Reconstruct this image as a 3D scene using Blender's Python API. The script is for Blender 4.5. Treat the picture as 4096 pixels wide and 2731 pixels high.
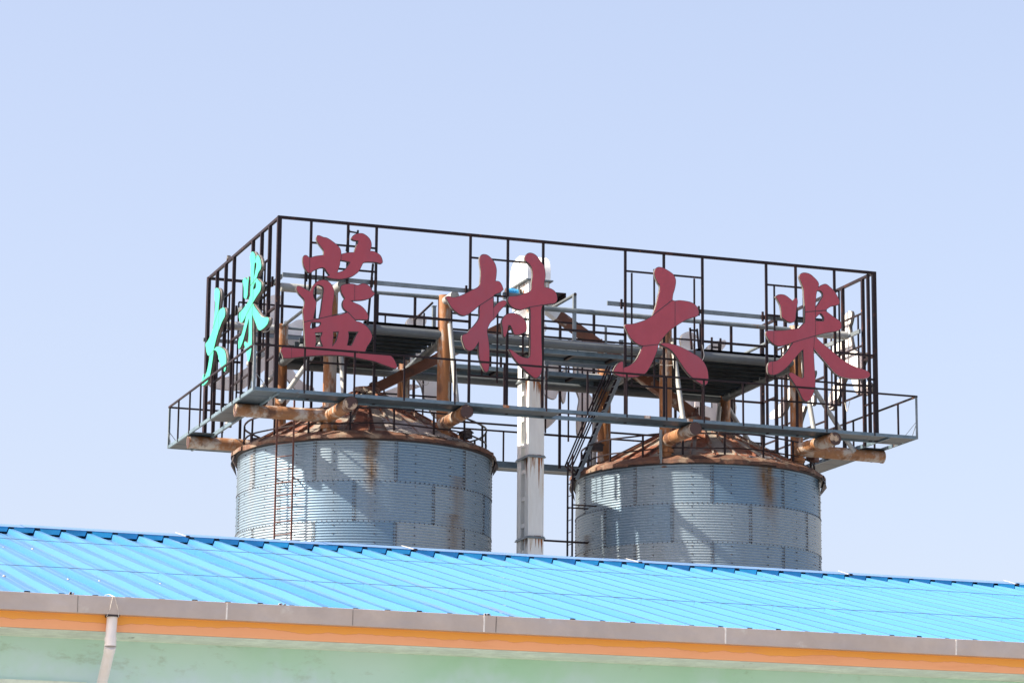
import bpy, bmesh, math, random
import numpy as np
from mathutils import Vector, Matrix

# ---------------------------------------------------------------- camera, sky, sun, exposure
C = bpy.context.scene
for o in list(bpy.data.objects):
    bpy.data.objects.remove(o)
YAW, PITCH, ROLL = map(math.radians, (19.55986, 11.92021, 0.49933))
FPX = 11986.0                                   # focal length in pixels of the 4096 px wide photograph
_f = Vector((math.sin(YAW)*math.cos(PITCH), math.cos(YAW)*math.cos(PITCH), math.sin(PITCH)))
_r = Vector((math.cos(YAW), -math.sin(YAW), 0))
_u = _r.cross(_f)
_r, _u = math.cos(ROLL)*_r+math.sin(ROLL)*_u, -math.sin(ROLL)*_r+math.cos(ROLL)*_u
cam = bpy.data.cameras.new('camera')
co = bpy.data.objects.new('camera', cam)
C.collection.objects.link(co)
m = Matrix((_r, _u, -_f)).transposed().to_4x4()
co.matrix_world = m                             # the eye is the origin; the ground lies 1.6 m below it
cam.sensor_width = 36.0
cam.lens = 36.0*FPX/4096.0
cam.clip_start, cam.clip_end = 0.1, 6000
C.camera = co
C.render.resolution_x, C.render.resolution_y = 1024, 682

SUN_AZ, SUN_EL = 272.0, 40.0                    # degrees, azimuth clockwise from +Y
w = bpy.data.worlds.new('World')
C.world = w
w.use_nodes = True
wn = w.node_tree
bg = wn.nodes['Background']
sk = wn.nodes.new('ShaderNodeTexSky')
sk.sky_type = 'NISHITA'
sk.sun_disc = False
sk.sun_elevation = math.radians(SUN_EL)
sk.sun_rotation = math.radians(SUN_AZ)
sk.altitude = 0
sk.air_density = 1.0
sk.dust_density = 3.0
sk.ozone_density = 3.0
bg.inputs['Strength'].default_value = 0.15
tn = wn.nodes.new('ShaderNodeMix')               # hazy air: the blue is washed out
tn.data_type = 'RGBA'; tn.blend_type = 'MULTIPLY'; tn.inputs[0].default_value = 1.0
tn.inputs[7].default_value = (.97, .78, .69, 1)
wn.links.new(sk.outputs[0], tn.inputs[6])
hz = wn.nodes.new('ShaderNodeMix')
hz.data_type = 'RGBA'; hz.inputs[0].default_value = .62
hz.inputs[7].default_value = (1.58, 1.83, 2.44, 1)
tc = wn.nodes.new('ShaderNodeTexCoord'); sz = wn.nodes.new('ShaderNodeSeparateXYZ'); hr = wn.nodes.new('ShaderNodeMapRange')
wn.links.new(tc.outputs['Generated'], sz.inputs[0]); wn.links.new(sz.outputs['Z'], hr.inputs['Value'])
hr.inputs['From Min'].default_value, hr.inputs['From Max'].default_value = .28, .85      # thick haze low down, clear overhead
hr.inputs['To Min'].default_value, hr.inputs['To Max'].default_value = .52, .0
wn.links.new(hr.outputs['Result'], hz.inputs[0])
wn.links.new(tn.outputs[2], hz.inputs[6])
wn.links.new(hz.outputs[2], bg.inputs['Color'])
sd = Vector((math.sin(math.radians(SUN_AZ))*math.cos(math.radians(SUN_EL)),
             math.cos(math.radians(SUN_AZ))*math.cos(math.radians(SUN_EL)), math.sin(math.radians(SUN_EL))))
sun = bpy.data.lights.new('sun', 'SUN')
sun.energy = 5.0
sun.angle = math.radians(0.5)
sun.color = (1.0, 0.88, 0.71)
so = bpy.data.objects.new('sun', sun)
C.collection.objects.link(so)
so.rotation_euler = sd.to_track_quat('Z', 'Y').to_euler()
so.location = (-30, 40, 60)
C.view_settings.view_transform = 'Standard'
C.view_settings.look = 'None'
C.view_settings.exposure = 1.38
C.view_settings.gamma = 1.0
GROUND = -1.6

def at(px, py, ax, val):
    """a pixel of the 4096 px photograph -> the point of the plane ax = val it shows"""
    d = _f*FPX + _r*(px-2048) - _u*(py-1365.5)
    i = 'XYZ'.index(ax)
    return d*(val/d[i])

# ---------------------------------------------------------------- materials
def nodes(name):
    m = bpy.data.materials.new(name)
    m.use_nodes = True
    n = m.node_tree
    return m, n, n.nodes['Principled BSDF']

def nd(n, t, **k):
    x = n.nodes.new(t)
    for a, b in k.items():
        if a in x.inputs: x.inputs[a].default_value = b
        else: setattr(x, a, b)
    return x

def pos(n, scale=(1, 1, 1)):
    g = nd(n, 'ShaderNodeNewGeometry')
    mp = nd(n, 'ShaderNodeMapping')
    mp.inputs['Scale'].default_value = scale
    n.links.new(g.outputs['Position'], mp.inputs['Vector'])
    return mp.outputs['Vector']

def noise(n, vec, scale, detail=5, rough=.6, lo=.4, hi=.6):
    t = nd(n, 'ShaderNodeTexNoise', Scale=scale, Detail=detail, Roughness=rough)
    n.links.new(vec, t.inputs['Vector'])
    r = nd(n, 'ShaderNodeMapRange')
    r.inputs['From Min'].default_value, r.inputs['From Max'].default_value = lo, hi
    r.interpolation_type = 'SMOOTHSTEP'
    n.links.new(t.outputs['Fac'], r.inputs['Value'])
    return r.outputs['Result']

def mix(n, fac, a, b):
    x = nd(n, 'ShaderNodeMix')
    x.data_type = 'RGBA'
    if isinstance(fac, (int, float)): x.inputs[0].default_value = fac
    else: n.links.new(fac, x.inputs[0])
    for s, v in ((6, a), (7, b)):
        if isinstance(v, tuple): x.inputs[s].default_value = (*v, 1)
        else: n.links.new(v, x.inputs[s])
    return x.outputs[2]

def math2(n, op, a, b):
    x = nd(n, 'ShaderNodeMath', operation=op)
    for i, v in ((0, a), (1, b)):
        if isinstance(v, (int, float)): x.inputs[i].default_value = v
        else: n.links.new(v, x.inputs[i])
    return x.outputs[0]

def bump(n, b, h, strength=.3, dist=.02):
    x = nd(n, 'ShaderNodeBump', Strength=strength, Distance=dist)
    n.links.new(h, x.inputs['Height'])
    n.links.new(x.outputs[0], b.inputs['Normal'])

def mat(name, base, second=None, scale=2.0, lo=.45, hi=.62, stretch=(1, 1, 1), rough=.55, metal=0.0,
        third=None, tscale=6.0, tlo=.55, thi=.65, bmp=.15, amp=.16):
    m, n, b = nodes(name)
    v = pos(n, stretch)
    g = noise(n, v, scale*5, 6, .65, .3, .75)
    col = mix(n, g, tuple(c*(1-amp) for c in base), tuple(min(1, c*(1+amp*.75)) for c in base))
    if second:
        col = mix(n, noise(n, v, scale, 6, .65, lo, hi), col, second)
    if third:
        col = mix(n, noise(n, v, tscale, 5, .6, tlo, thi), col, third)
    n.links.new(col, b.inputs['Base Color'])
    b.inputs['Roughness'].default_value = rough
    b.inputs['Metallic'].default_value = metal
    if bmp: bump(n, b, g, bmp, .01)
    return m

M = {}
M['dark_steel'] = mat('dark_steel', (.016, .0095, .012), (.055, .021, .015), 2.2, .55, .72, rough=.5, third=(.20, .085, .035), tscale=5, tlo=.66, thi=.74)
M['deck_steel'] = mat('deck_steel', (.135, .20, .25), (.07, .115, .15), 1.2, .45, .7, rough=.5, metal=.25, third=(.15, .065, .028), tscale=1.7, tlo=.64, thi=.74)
M['dark_steel'].node_tree.nodes['Principled BSDF'].inputs['Specular IOR Level'].default_value = .22
M['galvanised'] = mat('galvanised', (.19, .225, .245), (.12, .15, .165), 1.5, .4, .7, rough=.45, metal=.35, third=(.17, .085, .045), tscale=2.3, tlo=.64, thi=.74)
M['grey_pipe'] = mat('grey_pipe', (.115, .135, .15), (.085, .10, .112), 1.0, .4, .7, rough=.5, metal=.1, third=(.13, .075, .045), tscale=1.4, tlo=.66, thi=.76, amp=.10)
M['pale_pipe'] = mat('pale_pipe', (.34, .36, .36), (.27, .28, .28), 1.3, .4, .7, rough=.5, third=(.26, .17, .10), tscale=2.0, tlo=.64, thi=.76, amp=.08)
M['rust_pipe'] = mat('rust_pipe', (.27, .112, .038), (.34, .315, .285), 1.9, .50, .62, (1.6, 1.6, .5), rough=.6, third=(.105, .043, .022), tscale=1.7, tlo=.50, thi=.64, amp=.12)
M['rust_stub'] = mat('rust_stub', (.26, .125, .055), (.41, .38, .345), 2.2, .45, .62, rough=.6, third=(.10, .042, .022), tscale=1.9, tlo=.50, thi=.64, amp=.12)
M['stub_end'] = mat('stub_end', (.055, .026, .022), (.42, .31, .21), 3.2, .55, .60, rough=.6)
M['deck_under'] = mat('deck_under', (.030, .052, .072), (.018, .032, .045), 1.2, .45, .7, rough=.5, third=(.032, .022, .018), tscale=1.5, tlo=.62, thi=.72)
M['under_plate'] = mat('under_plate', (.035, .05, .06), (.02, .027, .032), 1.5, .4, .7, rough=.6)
M['red_face'] = mat('red_face', (.345, .050, .074), (.30, .062, .092), .8, .45, .75, (1, 1, .5), rough=.42, bmp=0, amp=.06)
M['teal_face'] = mat('teal_face', (.038, .41, .265), (.055, .44, .305), .8, .4, .7, (1, 1, .4), rough=.4, bmp=0, amp=.05)
M['trim'] = mat('trim', (.025, .025, .035), rough=.5)
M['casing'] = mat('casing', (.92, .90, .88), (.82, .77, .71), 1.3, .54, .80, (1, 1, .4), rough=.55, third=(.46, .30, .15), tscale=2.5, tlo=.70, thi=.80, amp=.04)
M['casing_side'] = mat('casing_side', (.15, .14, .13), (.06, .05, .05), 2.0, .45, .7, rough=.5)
M['white_leg'] = mat('white_leg', (.78, .805, .80), (.72, .70, .64), 1.4, .56, .76, (1.6, 1.6, .30), rough=.5, third=(.42, .25, .13), tscale=2.8, tlo=.70, thi=.78, bmp=0, amp=.05)
M['rust_streak'] = mat('rust_streak', (.30, .11, .035), (.62, .58, .52), 7, .48, .58, (1, 1, .15), rough=.7)
M['spout'] = mat('spout', (.135, .046, .020), (.36, .33, .29), 1.5, .54, .61, (.7, .7, .7), rough=.6, third=(.06, .024, .014), tscale=2.2, tlo=.55, thi=.66)
M['motor_blue'] = mat('motor_blue', (.02, .25, .50), rough=.4)
M['dark_part'] = mat('dark_part', (.035, .025, .025), (.08, .045, .035), 3, .5, .7, rough=.6)
M['vent_rust'] = mat('vent_rust', (.12, .045, .032), (.065, .030, .024), 3, .45, .65, rough=.65)
M['pvc'] = mat('pvc', (.86, .84, .83), (.80, .74, .67), 1.2, .45, .75, rough=.4, bmp=0, amp=.04)
M['gutter'] = mat('gutter', (.54, .48, .45), (.44, .385, .36), .55, .38, .68, rough=.32, metal=.30, third=(.60, .57, .54), tscale=3.0, tlo=.62, thi=.75, bmp=.05, amp=.08)
M['sealant'] = mat('sealant', (.85, .83, .79), (.5, .46, .42), 6, .58, .68, rough=.6)
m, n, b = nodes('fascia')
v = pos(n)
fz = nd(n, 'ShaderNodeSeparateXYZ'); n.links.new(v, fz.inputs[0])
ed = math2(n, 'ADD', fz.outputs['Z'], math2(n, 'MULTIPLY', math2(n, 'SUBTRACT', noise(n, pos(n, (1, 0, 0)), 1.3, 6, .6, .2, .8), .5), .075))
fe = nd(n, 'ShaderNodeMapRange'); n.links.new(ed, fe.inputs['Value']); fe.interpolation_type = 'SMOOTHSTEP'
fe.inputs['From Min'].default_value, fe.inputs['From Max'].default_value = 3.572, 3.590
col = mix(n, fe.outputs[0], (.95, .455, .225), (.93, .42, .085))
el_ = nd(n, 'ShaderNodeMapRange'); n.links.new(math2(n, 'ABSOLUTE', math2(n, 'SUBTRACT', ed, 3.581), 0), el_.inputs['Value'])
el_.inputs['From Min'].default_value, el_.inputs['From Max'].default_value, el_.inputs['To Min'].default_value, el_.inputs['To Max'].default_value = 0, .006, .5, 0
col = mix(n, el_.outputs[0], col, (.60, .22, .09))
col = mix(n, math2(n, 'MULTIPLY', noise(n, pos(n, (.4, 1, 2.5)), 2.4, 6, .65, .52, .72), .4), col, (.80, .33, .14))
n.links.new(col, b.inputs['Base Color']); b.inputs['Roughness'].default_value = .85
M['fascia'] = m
M['cord'] = mat('cord', (.10, .10, .11), rough=.6, bmp=0)
M['white_cord'] = mat('white_cord', (.6, .58, .53), rough=.6, bmp=0)
M['membrane'] = mat('membrane', (.30, .28, .28), (.19, .17, .17), 3.0, .45, .62, (1, 1, 1), rough=.8, third=(.06, .05, .05), tscale=5, tlo=.60, thi=.64)
M['screw'] = mat('screw', (.46, .45, .46), rough=.5, bmp=0)
M['ground'] = mat('ground', (.26, .255, .24), (.21, .205, .19), .15, .4, .7, rough=.9)

_n = M['gutter'].node_tree; _b = _n.nodes['Principled BSDF']
bump(_n, _b, noise(_n, pos(_n, (1, 1, 1.6)), 1.3, 3, .5, .2, .8), .5, .03)

# painted render wall: green with mould near the top and a washed-out paler lower part
m, n, b = nodes('green_wall')
v = pos(n)
big = noise(n, v, .55, 4, .5, .35, .7)
col = mix(n, big, (.42, .70, .53), (.52, .75, .67))
gz = nd(n, 'ShaderNodeSeparateXYZ'); n.links.new(v, gz.inputs[0])
rz = nd(n, 'ShaderNodeMapRange'); n.links.new(gz.outputs['Z'], rz.inputs['Value'])
rz.inputs['From Min'].default_value, rz.inputs['From Max'].default_value = 2.70, 3.35
wob = math2(n, 'ADD', rz.outputs[0], math2(n, 'MULTIPLY', math2(n, 'SUBTRACT', noise(n, v, 1.1, 4, .6, .3, .7), .5), .7))
rr = nd(n, 'ShaderNodeMapRange'); n.links.new(wob, rr.inputs['Value']); rr.interpolation_type = 'SMOOTHSTEP'
rr.inputs['From Min'].default_value, rr.inputs['From Max'].default_value = .1, 1.0
col = mix(n, rr.outputs[0], (.60, .76, .83), col)
mould = math2(n, 'MULTIPLY', noise(n, pos(n, (.8, 1, 1.6)), 2.6, 8, .72, .55, .72), rr.outputs[0])
col = mix(n, math2(n, 'MULTIPLY', mould, .38), col, (.20, .23, .10))
spots = noise(n, pos(n, (.6, 1, 2.6)), 7.0, 9, .78, .69, .72)
col = mix(n, math2(n, 'MULTIPLY', spots, .7), col, (.10, .10, .06))
n.links.new(col, b.inputs['Base Color']); b.inputs['Roughness'].default_value = .9
M['green_wall'] = m
M['pale_band'] = mat('pale_band', (.74, .84, .72), (.64, .74, .63), 1.0, .45, .7, rough=.9, third=(.08, .08, .06), tscale=6.5, tlo=.69, thi=.73, bmp=.1)

# blue coated roof sheets with faint dirt running down the slope and sky reflection painted into the pans
m, n, b = nodes('blue_sheet')
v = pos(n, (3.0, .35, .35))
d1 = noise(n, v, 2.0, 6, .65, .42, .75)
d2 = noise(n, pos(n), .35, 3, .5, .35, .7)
gx = nd(n, 'ShaderNodeSeparateXYZ'); n.links.new(pos(n), gx.inputs[0])     # muted sky reflection put into the pan colour, streaked with dirt; ribs left out
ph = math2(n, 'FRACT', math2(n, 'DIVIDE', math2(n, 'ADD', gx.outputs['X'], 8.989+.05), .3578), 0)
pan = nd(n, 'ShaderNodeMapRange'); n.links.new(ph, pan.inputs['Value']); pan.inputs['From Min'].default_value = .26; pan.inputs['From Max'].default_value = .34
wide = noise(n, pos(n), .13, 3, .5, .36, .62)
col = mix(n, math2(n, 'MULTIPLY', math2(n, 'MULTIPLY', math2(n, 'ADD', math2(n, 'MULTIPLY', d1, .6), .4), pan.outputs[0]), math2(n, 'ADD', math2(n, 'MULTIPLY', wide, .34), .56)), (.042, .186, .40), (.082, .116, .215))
col = mix(n, math2(n, 'MULTIPLY', d2, .35), col, (.055, .195, .41))
n.links.new(col, b.inputs['Base Color'])
b.inputs['Roughness'].default_value = .33
b.inputs['Coat Weight'].default_value = .15
M['blue_sheet'] = m
M['blue_trim'] = mat('blue_trim', (.012, .25, .52), (.014, .27, .56), 1.0, rough=.4, bmp=0)
M['blue_cap'] = mat('blue_cap', (.12, .24, .46), (.10, .22, .45), 1.0, .4, .7, rough=.33, bmp=0)

# galvanised corrugated silo sheets: spangle, sheet-to-sheet tint, rust runs (point attributes)
m, n, b = nodes('silo_sheet')
a1 = nd(n, 'ShaderNodeAttribute', attribute_name='tint')
a2 = nd(n, 'ShaderNodeAttribute', attribute_name='rust')
v = pos(n)
sp = nd(n, 'ShaderNodeTexVoronoi', Scale=38.0); n.links.new(v, sp.inputs['Vector'])
spr = nd(n, 'ShaderNodeMapRange'); n.links.new(sp.outputs['Color'], spr.inputs['Value'])
col = mix(n, spr.outputs[0], (.225, .30, .36), (.335, .395, .45))
col = mix(n, a1.outputs['Fac'], col, (.155, .26, .375))
dirt = noise(n, pos(n, (1, 1, .25)), 1.6, 6, .6, .45, .75)
col = mix(n, math2(n, 'MULTIPLY', dirt, .22), col, (.18, .19, .19))
rn = noise(n, pos(n, (2, 2, .35)), 3.0, 6, .65, .25, .7)
rf = math2(n, 'MULTIPLY', a2.outputs['Fac'], math2(n, 'ADD', math2(n, 'MULTIPLY', rn, .6), .5))
rcl = nd(n, 'ShaderNodeClamp'); n.links.new(rf, rcl.inputs[0])
col = mix(n, rcl.outputs[0], col, (.125, .072, .030))
n.links.new(col, b.inputs['Base Color'])
n.links.new(math2(n, 'SUBTRACT', .42, rcl.outputs[0]), b.inputs['Metallic'])
n.links.new(math2(n, 'ADD', math2(n, 'MULTIPLY', a1.outputs['Fac'], .10), math2(n, 'MULTIPLY', rcl.outputs[0], .3)), b.inputs['Roughness'])
rgh = math2(n, 'ADD', .44, math2(n, 'MULTIPLY', rcl.outputs[0], .3))
n.links.new(rgh, b.inputs['Roughness'])
M['silo_sheet'] = m

# silo roof: old grey sheets, large rust patches, dark bare patches
m, n, b = nodes('silo_roof')
v = pos(n)
col = mix(n, noise(n, v, 2.2, 6, .65, .35, .7), (.17, .15, .13), (.25, .225, .195))
pa = nd(n, 'ShaderNodeAttribute', attribute_name='panel')
rn_ = nd(n, 'ShaderNodeTexNoise', Scale=1.7, Detail=7, Roughness=.68); n.links.new(v, rn_.inputs['Vector'])
rs = math2(n, 'ADD', rn_.outputs['Fac'], math2(n, 'MULTIPLY', math2(n, 'SUBTRACT', pa.outputs['Fac'], .5), .34))
r1 = nd(n, 'ShaderNodeMapRange'); n.links.new(rs, r1.inputs['Value']); r1.interpolation_type = 'SMOOTHSTEP'
r1.inputs['From Min'].default_value, r1.inputs['From Max'].default_value = .43, .56
col = mix(n, r1.outputs[0], col, (.165, .056, .028))
r2 = nd(n, 'ShaderNodeMapRange'); n.links.new(rs, r2.inputs['Value']); r2.interpolation_type = 'SMOOTHSTEP'
r2.inputs['From Min'].default_value, r2.inputs['From Max'].default_value = .56, .68
col = mix(n, r2.outputs[0], col, (.062, .024, .018))
n.links.new(col, b.inputs['Base Color']); b.inputs['Roughness'].default_value = .65
bump(n, b, noise(n, v, 9, 5, .6, .2, .8), .4, .015)
M['silo_roof'] = m
M['eave_rust'] = mat('eave_rust', (.135, .062, .037), (.065, .032, .024), 2.6, .38, .64, rough=.75, third=(.185, .135, .10), tscale=2.0, tlo=.50, thi=.64)

# ---------------------------------------------------------------- mesh helpers
class MB:
    """collects shapes, then links them as ONE mesh object"""
    def __init__(s): s.v, s.f, s.m, s.sm = [], [], [], []
    def add(s, vs, fs, mi=0, smooth=False):
        k = len(s.v)
        s.v += [tuple(x) for x in vs]
        s.f += [tuple(i+k for i in f) for f in fs]
        s.m += [mi]*len(fs); s.sm += [smooth]*len(fs)
        return s
    def box(s, c, d, mi=0, R=None):
        c = Vector(c)
        P = [Vector((sx*d[0]/2, sy*d[1]/2, sz*d[2]/2)) for sx in (-1, 1) for sy in (-1, 1) for sz in (-1, 1)]
        if R is not None: P = [R @ p for p in P]
        return s.add([c+p for p in P], [(0, 1, 3, 2), (4, 6, 7, 5), (0, 4, 5, 1), (2, 3, 7, 6), (0, 2, 6, 4), (1, 5, 7, 3)], mi)
    def span(s, a, b, mi=0):
        a, b = Vector(a), Vector(b)
        return s.box((a+b)/2, [abs(x) for x in (b-a)], mi)
    def bar(s, p, q, wd, h=None, mi=0, up=(0, 0, 1)):
        p, q = Vector(p), Vector(q); h = h or wd
        z = (q-p).normalized(); u = Vector(up)
        if abs(z.dot(u)) > .95: u = Vector((0, 1, 0))
        x = z.cross(u).normalized(); y = x.cross(z)
        R = Matrix((x, y, z)).transposed()
        return s.box((p+q)/2, (wd, h, (q-p).length), mi, R)
    def tube(s, p, q, r, n=12, mi=0, caps=True, r2=None, cmi=None):
        p, q = Vector(p), Vector(q); r2 = r if r2 is None else r2
        z = (q-p).normalized(); u = Vector((0, 0, 1)) if abs(z.z) < .9 else Vector((1, 0, 0))
        x = z.cross(u).normalized(); y = z.cross(x)
        A = [p+x*r*math.cos(t)+y*r*math.sin(t) for t in [2*math.pi*i/n for i in range(n)]]
        B = [q+x*r2*math.cos(t)+y*r2*math.sin(t) for t in [2*math.pi*i/n for i in range(n)]]
        s.add(A+B, [(i, (i+1) % n, n+(i+1) % n, n+i) for i in range(n)], mi, True)
        if caps:
            s.add(A, [tuple(range(n-1, -1, -1))], mi if cmi is None else cmi)
            s.add(B, [tuple(range(n))], mi if cmi is None else cmi)
        return s
    def path(s, pts, r, n=6, mi=0):
        for a, b in zip(pts, pts[1:]): s.tube(a, b, r, n, mi)
        return s
    def prism(s, pts, ext, mi=0):
        k = len(pts); P = [Vector(p) for p in pts]; e = Vector(ext)
        s.add(P+[p+e for p in P], [tuple(range(k-1, -1, -1)), tuple(range(k, 2*k))]+[(i, (i+1) % k, k+(i+1) % k, k+i) for i in range(k)], mi)
        return s
    def build(s, name, mats, parent=None, local=False):
        me = bpy.data.meshes.new(name)
        off = Vector((0, 0, 0)) if (parent is None or local) else root_loc(parent)
        me.from_pydata([tuple(Vector(p)-off) for p in s.v], [], s.f)
        for mm in (mats if isinstance(mats, (list, tuple)) else [mats]): me.materials.append(M[mm])
        me.polygons.foreach_set('material_index', s.m)
        me.polygons.foreach_set('use_smooth', s.sm)
        me.update()
        bm = bmesh.new(); bm.from_mesh(me); bmesh.ops.recalc_face_normals(bm, faces=bm.faces); bm.to_mesh(me); bm.free()
        o = bpy.data.objects.new(name, me)
        C.collection.objects.link(o)
        if parent is not None: o.parent = parent
        return o

def root_loc(o):
    p = Vector(o.location)
    while o.parent is not None:
        o = o.parent; p += o.location
    return p

def thing(name, label, cat, loc, group=None):
    o = bpy.data.objects.new(name, None)
    o.empty_display_size = .3
    C.collection.objects.link(o)
    o.location = loc
    return tag(o, label, cat, group)

def tag(o, label, cat, group=None):
    o['label'] = label; o['category'] = cat
    if group: o['group'] = group
    return o

def structure(o):
    o['kind'] = 'structure'
    return o

rng = random.Random(7)

# ---------------------------------------------------------------- ground
g = MB(); g.add([(-1500, -1500, GROUND), (1500, -1500, GROUND), (1500, 1500, GROUND), (-1500, 1500, GROUND)], [(0, 1, 2, 3)])
structure(g.build('ground', 'ground'))

# ---------------------------------------------------------------- the low building with the blue roof
BX0, BX1 = -7.0, 33.0
EY, EZ, RY, RZ = 31.04, 3.795, 40.6, 5.855        # pan of the roof sheet at the eave and under the ridge
SL = (RZ-EZ)/(RY-EY)
PITCHX = 0.3578
RX0 = 7.112 - 45*PITCHX                            # a rib stands at 7.112
bld = thing('building', 'long low building with blue ribbed metal roof and pale green wall', 'building', (13, 31.7, GROUND))

prof = [(-.030, .074), (.030, .074), (.052, .0), (.118, .0), (.128, .007), (.140, .007), (.150, .0),
        (.208, .0), (.218, .007), (.230, .007), (.240, .0), (PITCHX-.052, .0)]
xs = []
nr = 0
x = RX0
while x < BX1:
    j = rng.uniform(-.006, .006)
    for px_, h in prof: xs.append((x+px_+j, h))
    x += PITCHX; nr += 1
xs.append((x-.03, .074))
roof = MB()
ys = [EY-.02, EY+1.6, EY+3.2, EY+4.8, EY+6.4, EY+8.0, RY-.02]
vs, fs = [], []
for yi, y in enumerate(ys):
    for i, (xx, h) in enumerate(xs):
        wv = .004*math.sin(xx*3.1+y*1.7)+.003*math.sin(xx*7.3-y*2.9)
        vs.append((xx, y, EZ+(y-EY)*SL+h+wv))
k = len(xs)
for yi in range(len(ys)-1):
    for i in range(k-1): fs.append((yi*k+i, yi*k+i+1, (yi+1)*k+i+1, (yi+1)*k+i))
roof.add(vs, fs, 0)
roof.add([(xx, 2*RY-y, z) for xx, y, z in vs], [f[::-1] for f in fs], 0)      # the far slope
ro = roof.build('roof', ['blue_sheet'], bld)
# white screw caps, one in each pan on two purlin lines, and the clips on the ribs
def roof_pt(px, py):
    """where the line of sight through a photograph pixel meets the roof pan"""
    d = _f*FPX+_r*(px-2048)-_u*(py-1365.5)
    t = (EZ-EY*SL)/(d.z-SL*d.y)
    return d*t
sc = MB()
for (px, py) in ((63, 2193), (76, 2307)):
    y0 = roof_pt(px, py).y
    for i in range(nr):
        if rng.random() < .06: continue
        xx = RX0+i*PITCHX+PITCHX*.5+rng.uniform(-.03, .03); y = y0+rng.uniform(-.03, .03)
        z = EZ+(y-EY)*SL
        s_ = rng.uniform(.8, 1.25)
        sc.tube((xx, y, z), (xx, y, z+.014), .019*s_, 8, 0, True, .012)
for y in np.arange(EY+.5, RY, 1.13):
    for i in range(nr):
        xx = RX0+i*PITCHX+.036; yy = y+rng.uniform(-.05, .05)
        sc.box((xx, yy, EZ+(yy-EY)*SL+.045), (.02, .05, .03), 1)
sc.build('screw_cap', ['screw', 'blue_trim'], ro)['kind'] = 'stuff'

# ridge capping: two sheets folded over the ridge, tabs turned down into the pans
cap = MB()
zc = RZ+.114
CX = []
xx = BX0
while xx < BX1:
    CX.append(xx); xx += 1.43
for a, b_ in zip(CX, CX[1:]):
    dz = rng.uniform(-.006, .006)
    for sgn in (-1, 1):
        y1 = RY+sgn*.36
        cap.add([(a, RY, zc+dz), (b_+.02, RY, zc+dz*.5), (b_+.02, y1, zc-.36*SL-.008+dz*.5), (a, y1, zc-.36*SL-.008+dz)], [(0, 1, 2, 3)], 0)
        cap.add([(a, RY, zc+dz-.004), (b_+.02, RY, zc+dz*.5-.004), (b_+.02, y1, zc-.36*SL-.012+dz*.5), (a, y1, zc-.36*SL-.012+dz)], [(3, 2, 1, 0)], 0)
for i in range(nr):
    xr = RX0+i*PITCHX
    for sgn in (-1, 1):
        y1 = RY+sgn*.358
        zt, zb = zc-.36*SL-.010, RZ-.36*SL+.032+rng.uniform(-.006, .004)
        lean = rng.uniform(0, .02)
        cap.prism([(xr+.034, y1, zt), (xr+PITCHX-.034, y1, zt), (xr+PITCHX-.060, y1+sgn*lean, zb), (xr+.060, y1+sgn*lean, zb)], (0, -sgn*.003, 0), 1)
cap.build('ridge_cap', ['blue_cap', 'blue_trim'], bld)

# eaves gutter: a folded steel box with joints closed by sealant
gt = MB()
GZ0, GZ1 = 3.656, 3.838
gt.prism([(BX0, 30.90, GZ0), (BX0, 30.885, GZ1), (BX0, 30.90, GZ1+.004), (BX0, 30.912, GZ1), (BX0, 30.912, GZ0+.012), (BX0, 31.02, GZ0+.012), (BX0, 31.02, GZ0)][::-1], (BX1-BX0, 0, 0))
gto = gt.build('gutter', ['gutter'], bld)
for px, wide, st in ((310, .004, 0), (907, .018, 1), (1412, .004, 0), (1937, .018, 1), (1985, .006, 0), (2902, .018, 1), (3822, .018, 1)):
    p = at(px, 2450, 'Y', 30.89)
    j = MB()
    a = (p.x, 30.898, GZ0+.004); bb = (p.x+rng.uniform(-.004, .004), 30.884, GZ1-.006)
    j.bar(a, bb, wide, .006, 0)
    j.build('gutter_joint', ['sealant' if st else 'casing_side'], gto)

# orange beam under the gutter, its pale underside, the green wall behind
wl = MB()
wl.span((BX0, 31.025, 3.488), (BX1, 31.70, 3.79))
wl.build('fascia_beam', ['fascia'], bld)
ub = MB()
ub.prism([(BX0, 31.04, 3.486), (BX0, 31.70, 3.486), (BX0, 31.70, 3.455), (BX0, 31.42, 3.462)], (BX1-BX0, 0, 0))
ub.build('beam_underside', ['pale_band'], bld)
ww = MB()
wy = 31.62
wt = at(330, 2729, 'Y', wy); wx1 = wt.x; wz = wt.z
ww.span((BX0, wy, 3.462), (BX1, 49.5, wz))                         # above the window heads
ww.span((wx1, wy, wz), (BX1, 49.5, GROUND))
ww.span((BX0, wy, wz), (wx1-1.9, 49.5, GROUND))
ww.span((wx1-1.9, wy, wz-1.5), (wx1, 49.5, GROUND))
ww.span((wx1-1.9, wy+.25, wz), (wx1, 49.5, wz-1.5))
ww.build('wall', ['green_wall'], bld)
wi = MB()
wi.span((wx1-1.9, wy-.03, wz+.005), (wx1+.04, wy+.1, wz-.05))
wi.span((wx1-1.9, wy+.1, wz-.05), (wx1-1.84, wy+.2, wz-1.5)); wi.span((wx1-.06, wy+.1, wz-.05), (wx1, wy+.2, wz-1.5))
wio = wi.build('window', ['pale_band'], bld)
gl = MB(); gl.span((wx1-1.84, wy+.15, wz-.05), (wx1-.06, wy+.17, wz-1.5))
gl.build('pane', ['dark_part'], wio)

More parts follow.
